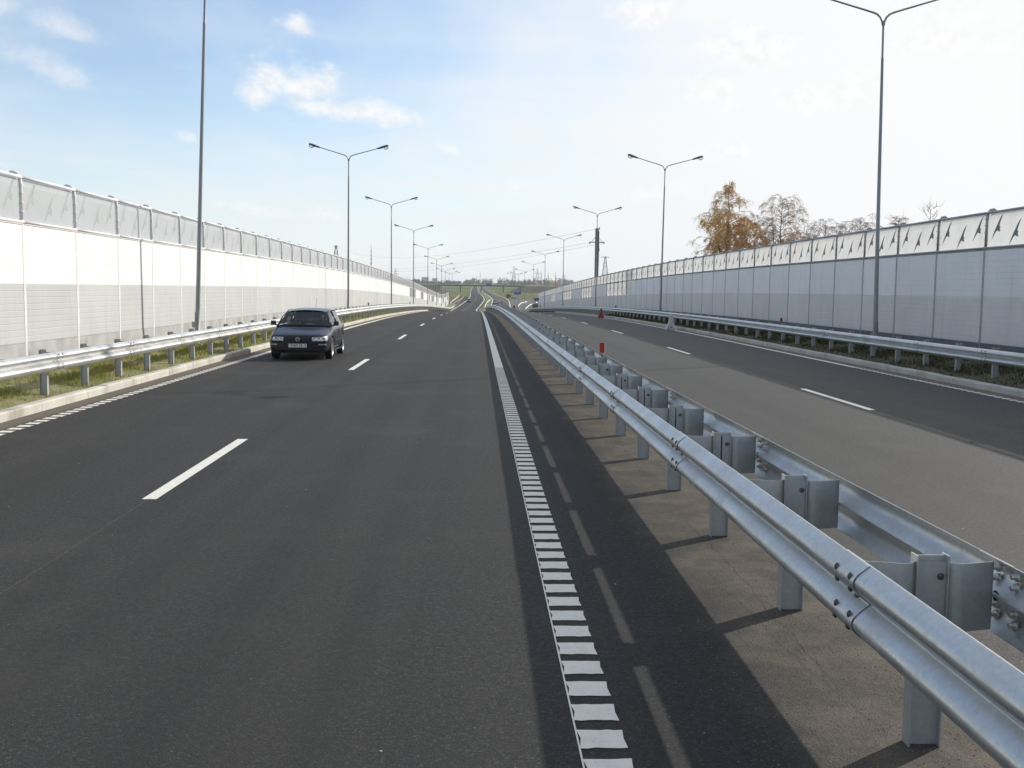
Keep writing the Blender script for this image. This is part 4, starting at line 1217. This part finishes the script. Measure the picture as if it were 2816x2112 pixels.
def woodland():
    rnd = random.Random(77); m = MB()
    for k in range(900):
        x = rnd.uniform(-900, 1000); y = rnd.uniform(2380, 2900)
        n1 = math.sin(x*.011)+.6*math.sin(x*.031+1)+.5*math.sin(x*.083+2)
        h = (10.5+3.0*n1)*rnd.uniform(.6, 1.3)
        if h < 3.5: continue
        z = zr(y)-1; w = rnd.uniform(3.5, 9)
        leafball(m, (x, y, z+h*.55), w, 34, rnd, 3.0, h*.5/w)
        m.tube([(x, y, z-1), (x, y, z+h*.6)], .25, 4, cap=False)
    o = m.build('far_woodland', M['wood_far'], fix=False); o['kind'] = 'stuff'
    m = MB(); rnd = random.Random(78)
    for k in range(300):                      # hedge and scrub line below the wood
        x = rnd.uniform(-700, 800); y = rnd.uniform(2250, 2330)+20*math.sin(x*.01)
        leafball(m, (x, y, zr(y)+1), rnd.uniform(3, 6), 14, rnd, 2.4, .5)
    o = m.build('far_scrub', M['wood_far'], fix=False); o['kind'] = 'stuff'
woodland()

# ---------------------------------------------------------------- overpass
def overpass():
    Y = 900.
    b = empty('overpass_bridge', (0, Y, 0), (0, 0, 0), 'low concrete road bridge crossing the motorway in the distance', 'bridge')
    m = MB(); m.box(-36, 41, -5.5, 5.5, 4.25, 5.3); m.box(-36, 41, -6.2, -5.5, 4.9, 5.5); m.box(-36, 41, 5.5, 6.2, 4.9, 5.5); m.build('deck', M['concrete_dark'], b)
    m = MB()
    for x in range(-40, 46, 3): m.box(x-.05, x+.05, -6.0, -5.9, 5.5, 6.6)
    m.box(-40, 45, -6.0, -5.92, 6.5, 6.6); m.box(-40, 45, -6.0, -5.92, 6.0, 6.06); m.build('railing', M['steel_dark'], b)
    for x in (-14.5, 3.2, 22.5):
        m = MB()
        for yy in (-3.5, 0, 3.5): m.lathe([(.45, -4), (.45, 4.2)], (x, yy, 0), 'z', 12)
        m.box(x-.6, x+.6, -5, 5, 3.7, 4.195); m.build('pier', M['concrete_dark'], b)
    for s, x0, x1, mt in ((-1, -31.5, -18.5, M['concrete']), (1, 36.5, 24.5, M['concrete_dark'])):
        m = MB(); zb = -1.6
        m.quad((x0, -9, 4.1), (x0, 9, 4.1), (x1, 9, zb), (x1, -9, zb)); m.tri((x0, -9, 4.1), (x1, -9, zb), (x0, -14, zb))
        m.quad((x0, 9, 4.1), (x1, 9, zb), (x0, 9, zb), (x0+s*.1, 9, 4.1))
        m.build('revetment', mt, b)
    m = MB()
    for s, xa, xb in ((-1, -31.8, -360), (1, 36.8, 420)):
        rows = []
        for i in range(12):
            x = xa+(xb-xa)*i/11; h = 4.9*(1-(i/11)**2*.55)
            rows.append([(x, Y-30, -2.2), (x, Y-22, h*.25-1), (x, Y-7, h), (x, Y+7, h), (x, Y+30, -1.5)])
        m.grid(rows, 0, False)
        if s < 0: m.poly([rows[0][k] for k in range(5)])
        else: m.poly([rows[0][k] for k in range(5)])
    o = m.build('road_embankment', pmat('bank_scrub', (.060, .062, .034), (.090, .080, .045), .12, .95, c3=(.05, .045, .03), s3=.05)); o['kind'] = 'structure'
overpass()

def sign(name, x, y, w, h, z0, z1, label, posts=2):
    r = empty(name, (x, y, zr(y)), (0, 0, 0), label, 'road sign')
    m = MB(); m.box(-w/2, w/2, 0, .06, z0, z1); f = m.build('panel', M['blue_sign'], r)
    m = MB(); t = .06*w/3
    m.box(-w/2+t, w/2-t, -.012, -.004, z0+t, z0+2*t); m.box(-w/2+t, w/2-t, -.012, -.004, z1-2*t, z1-t); m.box(-w/2+t, -w/2+2*t, -.012, -.004, z0+2*t, z1-2*t); m.box(w/2-2*t, w/2-t, -.012, -.004, z0+2*t, z1-2*t)
    m.build('border', M['white_paint'], f)
    for k in range(posts):
        px = 0 if posts == 1 else (-w*.3, w*.3)[k]
        m = MB(); m.lathe([(.07, -.4), (.07, z1-.05), (0, z1-.05)], (px, .12, 0), 'z', 8); m.build('post', M['lamp_pole'], r)
    return r
sign('direction_sign', 9.4, 860, 5.0, 2.6, 5.0, 7.6, 'large blue direction sign standing before the overpass on the median', 1)
sign('direction_sign', 17.4, 450, 3.2, 1.3, 2.4, 3.7, 'wide blue sign in front of the sloping right revetment')
sign('direction_sign', 12.2, 213, 1.0, .6, 2.3, 2.9, 'small blue sign on twin posts where the right wall ends')
sign('direction_sign', 15.3, 436, 2.2, .55, .9, 1.45, 'low narrow blue sign under the wide blue sign', 2)

# ramp guardrails (thick pale bands in the dip)
def ramp_rail(pts, label):
    r = empty('ramp_guardrail', (0, 0, 0), (0, 0, 0), label, 'guardrail')
    n = 14; P = []
    for i in range(len(pts)-1):
        for k in range(n): P.append((pts[i][0]+(pts[i+1][0]-pts[i][0])*k/n, pts[i][1]+(pts[i+1][1]-pts[i][1])*k/n))
    P.append(pts[-1])
    m = MB(); rows = [[(x+s*px, y, zr(y)+.62+pz) for px, pz in WPROF[::5]] for x, y in P for s in (1,)]
    m.grid(rows, 0, True); m.grid([[(a-.02, b, c) for a, b, c in rr] for rr in rows], 0, True); m.build('rail_beam', M['galv'], r, fix=False)
    for i in range(0, len(P), 3):
        q = MB(); x, y = P[i]; q.box(x-.12, x-.04, y-.05, y+.05, zr(y)-.3, zr(y)+.75); q.build('post', M['galv_post'], r)
ramp_rail([(-9.4, 362), (-9.2, 420), (-9.0, 480), (-9.5, 545)], 'pale rail along the left slip road past the end of the white wall')
ramp_rail([(2.2, 300), (2.6, 340), (3.6, 380), (5.2, 420)], 'pale curved rail on the grass median in the dip')
ramp_rail([(12.2, 300), (13.4, 340), (15.6, 372), (19., 395)], 'short pale rail curving into the right slip road')
ramp_rail([(13.9, 300), (17.5, 350), (24, 400), (33, 440)], 'pale rail on the outer edge of the right slip road')

# ---------------------------------------------------------------- power lines
def power_pole():
    x, y = 16.35, 143.; r = empty('power_pole', (x, y, zr(y)), (0, 0, 0), 'grey concrete power pole with crossarm behind the right wall', 'utility pole', None)
    H = 11.6
    m = MB(); m.box(-.23, .23, -.17, .17, -.5, H); m.build('shaft', M['pole_concrete'], r)
    m = MB(); m.box(-1.05, 1.05, -.06, .06, H-1.95, H-1.83); m.tube([(-.75, 0, H-1.85), (-.3, 0, H-1.3), (-.15, 0, H-1.25)], .03, 5); m.tube([(.75, 0, H-1.85), (.3, 0, H-1.3), (.15, 0, H-1.25)], .03, 5); m.build('crossarm', M['steel_dark'], r)
    for px, pz in ((-.95, H-2.1), (.98, H-2.05), (.32, H-.1)):
        m = MB(); m.lathe([(.02, .25), (.07, .2), (.07, .02), (.03, -.08), (0, -.09)], (px, 0, pz), 'z', 8); m.build('insulator', M['steel_dark'], r)
    m = MB(); m.tube([(.18, -.22, 0), (.26, -.22, H-3.2), (.20, -.2, H-2)], .05, 6); m.tube([(.27, -.2, H-.4), (.27, -.2, H-2.5), (.33, -.2, H-3.1)], .06, 6); m.build('cable', M['steel_dark'], r)
    return Vector((x, y, zr(y)+H))
top = power_pole()

def pylon(x, y, H, w, label, arms=((.72, .5), (.86, .36)), name='lattice_pylon'):
    r = empty(name, (x, y, zr(y)), (0, 0, 0), label, 'pylon', None)
    m = MB(); k = 9; t = H*.0045
    def hw(f): return w/2*(1-f)**.8*1.0 + w*.05
    lv = [i/k for i in range(k+1)]
    for sx in (-1, 1):
        for sy in (-1, 1):
            m.tube([(sx*hw(f), sy*hw(f), H*f) for f in lv], t, 4, cap=False, sm=False)
    for i in range(k):
        a, b = lv[i], lv[i+1]
        for sy in (-1, 1):
            m.tube([(-hw(a), sy*hw(a), H*a), (hw(b), sy*hw(b), H*b)], t*.6, 3, cap=False, sm=False); m.tube([(hw(a), sy*hw(a), H*a), (-hw(b), sy*hw(b), H*b)], t*.6, 3, cap=False, sm=False)
            m.tube([(-hw(b), sy*hw(b), H*b), (hw(b), sy*hw(b), H*b)], t*.6, 3, cap=False, sm=False)
        for sx in (-1, 1):
            m.tube([(sx*hw(a), -hw(a), H*a), (sx*hw(b), hw(b), H*b)], t*.6, 3, cap=False, sm=False)
    m.build('tower', M['steel_dark'], r)
    for f, l in arms:
        a = MB(); L = l*w*1.6
        for s in (-1, 1):
            a.tube([(0, 0, H*f+H*.02), (s*L, 0, H*f)], t*.8, 4); a.tube([(0, 0, H*f-H*.015), (s*L, 0, H*f)], t*.7, 4)
        a.build('crossarm', M['steel_dark'], r)
    return r
pylon(86, 700, 26.5, 5.2, 'lattice pylon right of the concrete power pole above the grey wall', ((.40, .75), (.98, .35)))
pylon(-81, 600, 27.5, 5.5, 'lattice pylon above the left wall beside the second lamp', ((.985, .16),))
pylon(-118, 1500, 24, 7, 'faint small pylon beyond the third left lamp', ((.7, .6), (.88, .4)))
pylon(49, 1400, 29, 6, 'tall faint pylon among the far right lamp arms', ((.5, .3),))
pylon(98, 1700, 29, 7, 'faint pylon with crossarms left of the far thin poles', ((.5, .8), (.75, .6)))
pylon(150, 1800, 22, 7, 'faint squat pylon right of the far thin poles', ((.6, .9), (.8, .6)))
def mast(x, y, H, r0, label):
    r = empty('mast', (x, y, zr(y)), (0, 0, 0), label, 'mast', None)
    m = MB(); m.tube([(0, 0, -1), (0, 0, H*.7), (0, 0, H)], [r0, r0*.7, r0*.25], 8); m.build('shaft', M['steel_dark'], r)
    m = MB()
    for f in (.62, .7, .78, .86): m.box(-r0*1.6, r0*1.6, -.1, .1, H*f, H*f+.25)
    m.build('crosspiece', M['steel_dark'], r)
mast(-61, 600, 28.5, .32, 'slim mast above the left wall between the second and third lamps')
mast(92, 1500, 25, .5, 'thin far pole nearest the tall faint pylon')
mast(102, 1500, 23, .5, 'thin far pole between two others on the right skyline')
mast(112.5, 1500, 23, .5, 'thin far pole nearest the orange building')
mast(5, 1900, 26, .4, 'faint thin mast on the skyline above the far road')

def wire(p0, p1, sag, label, r=.022):
    m = MB(); p0, p1 = Vector(p0), Vector(p1); n = 28
    m.tube([p0.lerp(p1, i/n) - Vector((0, 0, sag*4*(i/n)*(1-i/n))) for i in range(n+1)], r, 4, cap=False)
    o = m.build('power_line', M['wire']); tag(o, label, 'cable', 'cables strung from the concrete pole')
wire((top.x-.1, top.y, top.z-.1), (-81, 600, zr(600)+26.8), 5., 'upper cable running from the tip of the concrete pole to the left pylon', .014)
wire((top.x-1.0, top.y, top.z-1.95), (-82.5, 602, zr(602)+19.3), 4.2, 'lower cable running left from the crossarm of the concrete pole', .014)
wire((top.x+.98, top.y+.1, top.z-2.0), (-79, 604, zr(604)+18.4), 4.6, 'lower cable starting at the right tip of the crossarm', .014)

# ---------------------------------------------------------------- far buildings
def building(x, y, w, d, h, wall, roofm, label, rows=2, cols=5, gable=False):
    r = empty('far_building', (x, y, zr(y)), (0, 0, 0), label, 'building')
    m = MB(); m.box(-w/2, w/2, -d/2, d/2, -2, h); m.build('wall', wall, r)
    m = MB()
    if gable:
        m.poly([(-w/2-.5, -d/2-.5, h), (w/2+.5, -d/2-.5, h), (w/2+.5, 0, h+d*.3), (-w/2-.5, 0, h+d*.3)]); m.poly([(-w/2-.5, d/2+.5, h), (w/2+.5, d/2+.5, h), (w/2+.5, 0, h+d*.3), (-w/2-.5, 0, h+d*.3)])
        m.tri((-w/2, -d/2, h), (-w/2, d/2, h), (-w/2, 0, h+d*.29)); m.tri((w/2, -d/2, h), (w/2, d/2, h), (w/2, 0, h+d*.29))
    else: m.box(-w/2-.4, w/2+.4, -d/2-.4, d/2+.4, h, h+.6)
    m.build('roof', roofm, r)
    for i in range(rows):
        for j in range(cols):
            q = MB(); cxx = -w/2+w*(j+.5)/cols; z0 = h*(i+.25)/rows; q.box(cxx-w/cols*.28, cxx+w/cols*.28, -d/2-.05, -d/2+.1, z0, z0+h/rows*.5); q.build('window', M['window_dark'], r)
building(-128, 2560, 17, 12, 13.5, M['facade'], M['roof_dark'], 'white block of flats over the left woodland edge', 3, 4)
building(-106, 2600, 13, 10, 11.5, M['facade'], M['roof_dark'], 'pale low building right of the white block of flats', 2, 3)
building(171, 2330, 18, 10, 7.5, M['facade_o'], M['facade_o'], 'orange building on the right skyline beside the far pylon', 1, 5, True)
building(79, 2350, 13, 10, 6, M['roof_dark'], M['roof_dark'], 'brownish house below the tall faint pylon', 1, 3, True)

# ---------------------------------------------------------------- light, sky, camera
SUN_AZ, SUN_EL = 54.0, 26.3
sd = Vector((math.sin(R(SUN_AZ))*math.cos(R(SUN_EL)), math.cos(R(SUN_AZ))*math.cos(R(SUN_EL)), math.sin(R(SUN_EL))))
sl = bpy.data.lights.new('sun', 'SUN'); sl.energy = 4.2; sl.angle = R(.53); sl.color = (1, .945, .86)
so = bpy.data.objects.new('sun', sl); COL.objects.link(so); so.rotation_euler = (-sd).to_track_quat('-Z', 'Y').to_euler(); so.location = sd*100

def world():
    w = bpy.data.worlds.new('World'); sc.world = w; w.use_nodes = True; t = w.node_tree; t.nodes.clear(); k = NT(t)
    out = k.n('ShaderNodeOutputWorld'); bg = k.n('ShaderNodeBackground'); k.l(bg.outputs[0], out.inputs[0]); bg.inputs[1].default_value = .15
    sky = k.n('ShaderNodeTexSky'); sky.sky_type = 'NISHITA'; sky.sun_disc = False; sky.sun_elevation = R(SUN_EL); sky.sun_rotation = R(SUN_AZ)
    sky.air_density = 1.0; sky.dust_density = .25; sky.ozone_density = 3.0; sky.altitude = 150
    g = k.n('ShaderNodeTexCoord').outputs['Generated']
    sp = k.n('ShaderNodeSeparateXYZ'); k.l(g, sp.inputs[0]); X, Y, Z = sp.outputs
    az = k.math('MULTIPLY', k.math('ARCTAN2', X, Y), 57.2958); el = k.math('MULTIPLY', k.math('ARCSINE', Z), 57.2958)
    # cloud-plane coordinates
    zz = k.math('ADD', k.math('MAXIMUM', Z, 0.0), .09)
    cv = k.n('ShaderNodeCombineXYZ'); k.l(k.math('DIVIDE', X, zz), cv.inputs[0]); k.l(k.math('DIVIDE', Y, zz), cv.inputs[1]); cp = cv.outputs[0]
    dt = k.n('ShaderNodeVectorMath', operation='DOT_PRODUCT'); k.l(g, dt.inputs[0]); dt.inputs[1].default_value = sd
    sun = dt.outputs['Value']
    cir = k.noise(k.vscale(cp, .9, .35, 1), 1.1, 7, .6, .35)
    cir2 = k.noise(k.vscale(cp, .28, .8, 1), .9, 5, .6, .6)
    col = sky.outputs[0]
    # thin high veil: forward scattering brightens it towards the sun, haze thickens it towards the horizon
    glow = k.ramp(sun, .46, .88)
    low = k.ramp(el, 15., .5)
    front = k.ramp(sun, -.7, .05)
    veil = k.math('ADD', k.math('MULTIPLY', k.ramp(cir, .36, .70), .34), k.math('MULTIPLY', k.ramp(cir2, .40, .70), .24))
    veil = k.math('MULTIPLY', veil, k.ramp(el, 45., 18., lo=.25, hi=1.))
    veil = k.math('ADD', veil, k.math('MULTIPLY', low, .66))
    veil = k.math('ADD', veil, k.math('MULTIPLY', glow, .95), clamp=True)
    veil = k.math('ADD', k.math('MULTIPLY', veil, k.math('MULTIPLY_ADD', front, .6, .4)), k.math('MULTIPLY', k.math('SUBTRACT', 1., front), .35), clamp=True)
    veil = k.math('MAXIMUM', veil, k.ramp(el, 22., 45., lo=0., hi=.38))
    vc = k.mix(glow, k.mix(front, (3.9, 4.0, 4.1, 1), (5.3, 5.6, 5.8, 1)), (5.98, 6.02, 6.05, 1))
    col = k.mix(veil, col, vc)
    # cumulus: individual clouds at their bearings
    dv = k.n('ShaderNodeCombineXYZ'); k.l(az, dv.inputs[0]); k.l(el, dv.inputs[1])
    nz = k.noise(k.vscale(dv.outputs[0], 1, 1.35, 1), .55, 9, .62, .2)
    nz2 = k.noise(dv.outputs[0], 1.3, 4, .6)
    tot = None
    for a0, e0, wa, we, rot, dens in CLOUDS:
        da = k.math('SUBTRACT', az, a0); de = k.math('SUBTRACT', el, e0)
        c, s = math.cos(rot), math.sin(rot)
        u = k.math('ADD', k.math('MULTIPLY', da, c), k.math('MULTIPLY', de, s)); v = k.math('SUBTRACT', k.math('MULTIPLY', de, c), k.math('MULTIPLY', da, s))
        u = k.math('DIVIDE', u, wa); v = k.math('DIVIDE', v, we)
        v = k.math('MULTIPLY', v, k.math('ADD', 1., k.math('MULTIPLY', k.math('LESS_THAN', v, 0.), .5)))     # flat bases
        d = k.math('SQRT', k.math('ADD', k.math('MULTIPLY', u, u), k.math('MULTIPLY', v, v)))
        f = k.math('ADD', k.math('SUBTRACT', 1., d), k.math('MULTIPLY', k.math('SUBTRACT', nz, .5), 2.6))
        f = k.math('MULTIPLY', k.ramp(f, -.25, 1.05), dens)
        tot = f if tot is None else k.math('MAXIMUM', tot, f)
    shade = k.mix(k.ramp(nz2, .35, .65), (5.7, 5.68, 5.66, 1), (6.5, 6.48, 6.45, 1))
    col = k.mix(tot, col, shade)
    k.l(col, bg.inputs[0])
CLOUDS = [(-9.7, 10.4, 2.9, 1.45, -.2, 1.), (-11.9, 9.9, 1.0, .9, 0, .85), (-5.9, 9.2, 3.0, .8, -.10, .95), (-8.3, 9.4, 2.6, .7, -.1, .9), (-9.6, 13.4, 1.5, .6, -.25, .8), (-21.5, 12.5, 2.6, .75, -.2, .45), (-24, 13.2, 2.0, 1.0, 0, .4), (-22., 10.4, 2.6, .8, -.3, .45),
          (8.8, 14.4, 1.9, 1.3, 0, .9), (14.6, 12.4, 2.8, 1.7, 0, .8), (12.6, 10.3, 1.8, 1.4, 0, .7), (18.5, 10.0, 4.0, 1.3, .1, .6), (13.5, 7.4, 3.0, .9, 0, .5), (24., 12.5, 4., 1.8, 0, .5), (10., 5.2, 3., .7, 0, .4), (-1.6, 7.5, .8, .5, -.4, .5), (-1.8, 6.3, .6, .3, 0, .35), (-12., 4.0, 2.8, .5, -.12, .45), (-8.3, 3.8, 1.8, .5, -.15, .45), (-15.4, 7.6, .7, .35, -.2, .4), (1.5, 5.5, 2.2, .6, 0, .3), (5., 3.5, 3., .6, 0, .3)]
world()

def haze():
    m = MB(); m.box(-2750, 2750, -120, 6300, -9, 48)
    mt_ = bpy.data.materials.new('haze'); mt_.use_nodes = True; t = mt_.node_tree; t.nodes.clear()
    o_ = t.nodes.new('ShaderNodeOutputMaterial'); v = t.nodes.new('ShaderNodeVolumePrincipled'); t.links.new(v.outputs[0], o_.inputs['Volume'])
    v.inputs['Color'].default_value = (.93, .95, .98, 1); v.inputs['Density'].default_value = HAZE; v.inputs['Anisotropy'].default_value = .2
    o = m.build('haze', mt_); o['kind'] = 'stuff'
HAZE = .00011
haze()

cd = bpy.data.cameras.new('camera'); co = bpy.data.objects.new('camera', cd); COL.objects.link(co)
cd.sensor_width = 36.0; cd.sensor_fit = 'HORIZONTAL'; cd.lens = 2847./2816.*36.; cd.clip_end = 20000; cd.clip_start = .05
yaw, pitch, roll = R(1.9823), R(-5.2236), .0136
f = Vector((math.sin(yaw)*math.cos(pitch), math.cos(yaw)*math.cos(pitch), math.sin(pitch)))
r = Vector((math.cos(yaw), -math.sin(yaw), 0)); u = r.cross(f)
r2 = r*math.cos(roll) + u*math.sin(roll); u2 = u*math.cos(roll) - r*math.sin(roll)
mt = Matrix((r2, u2, -f)).transposed().to_4x4(); mt.translation = Vector((0, 0, 2.08)); co.matrix_world = mt
sc.camera = co
sc.view_settings.view_transform = 'Standard'; sc.view_settings.look = 'None'; sc.view_settings.exposure = .12; sc.view_settings.gamma = 1
sc.cycles.max_bounces = 6; sc.cycles.transparent_max_bounces = 12; sc.cycles.use_denoising = True
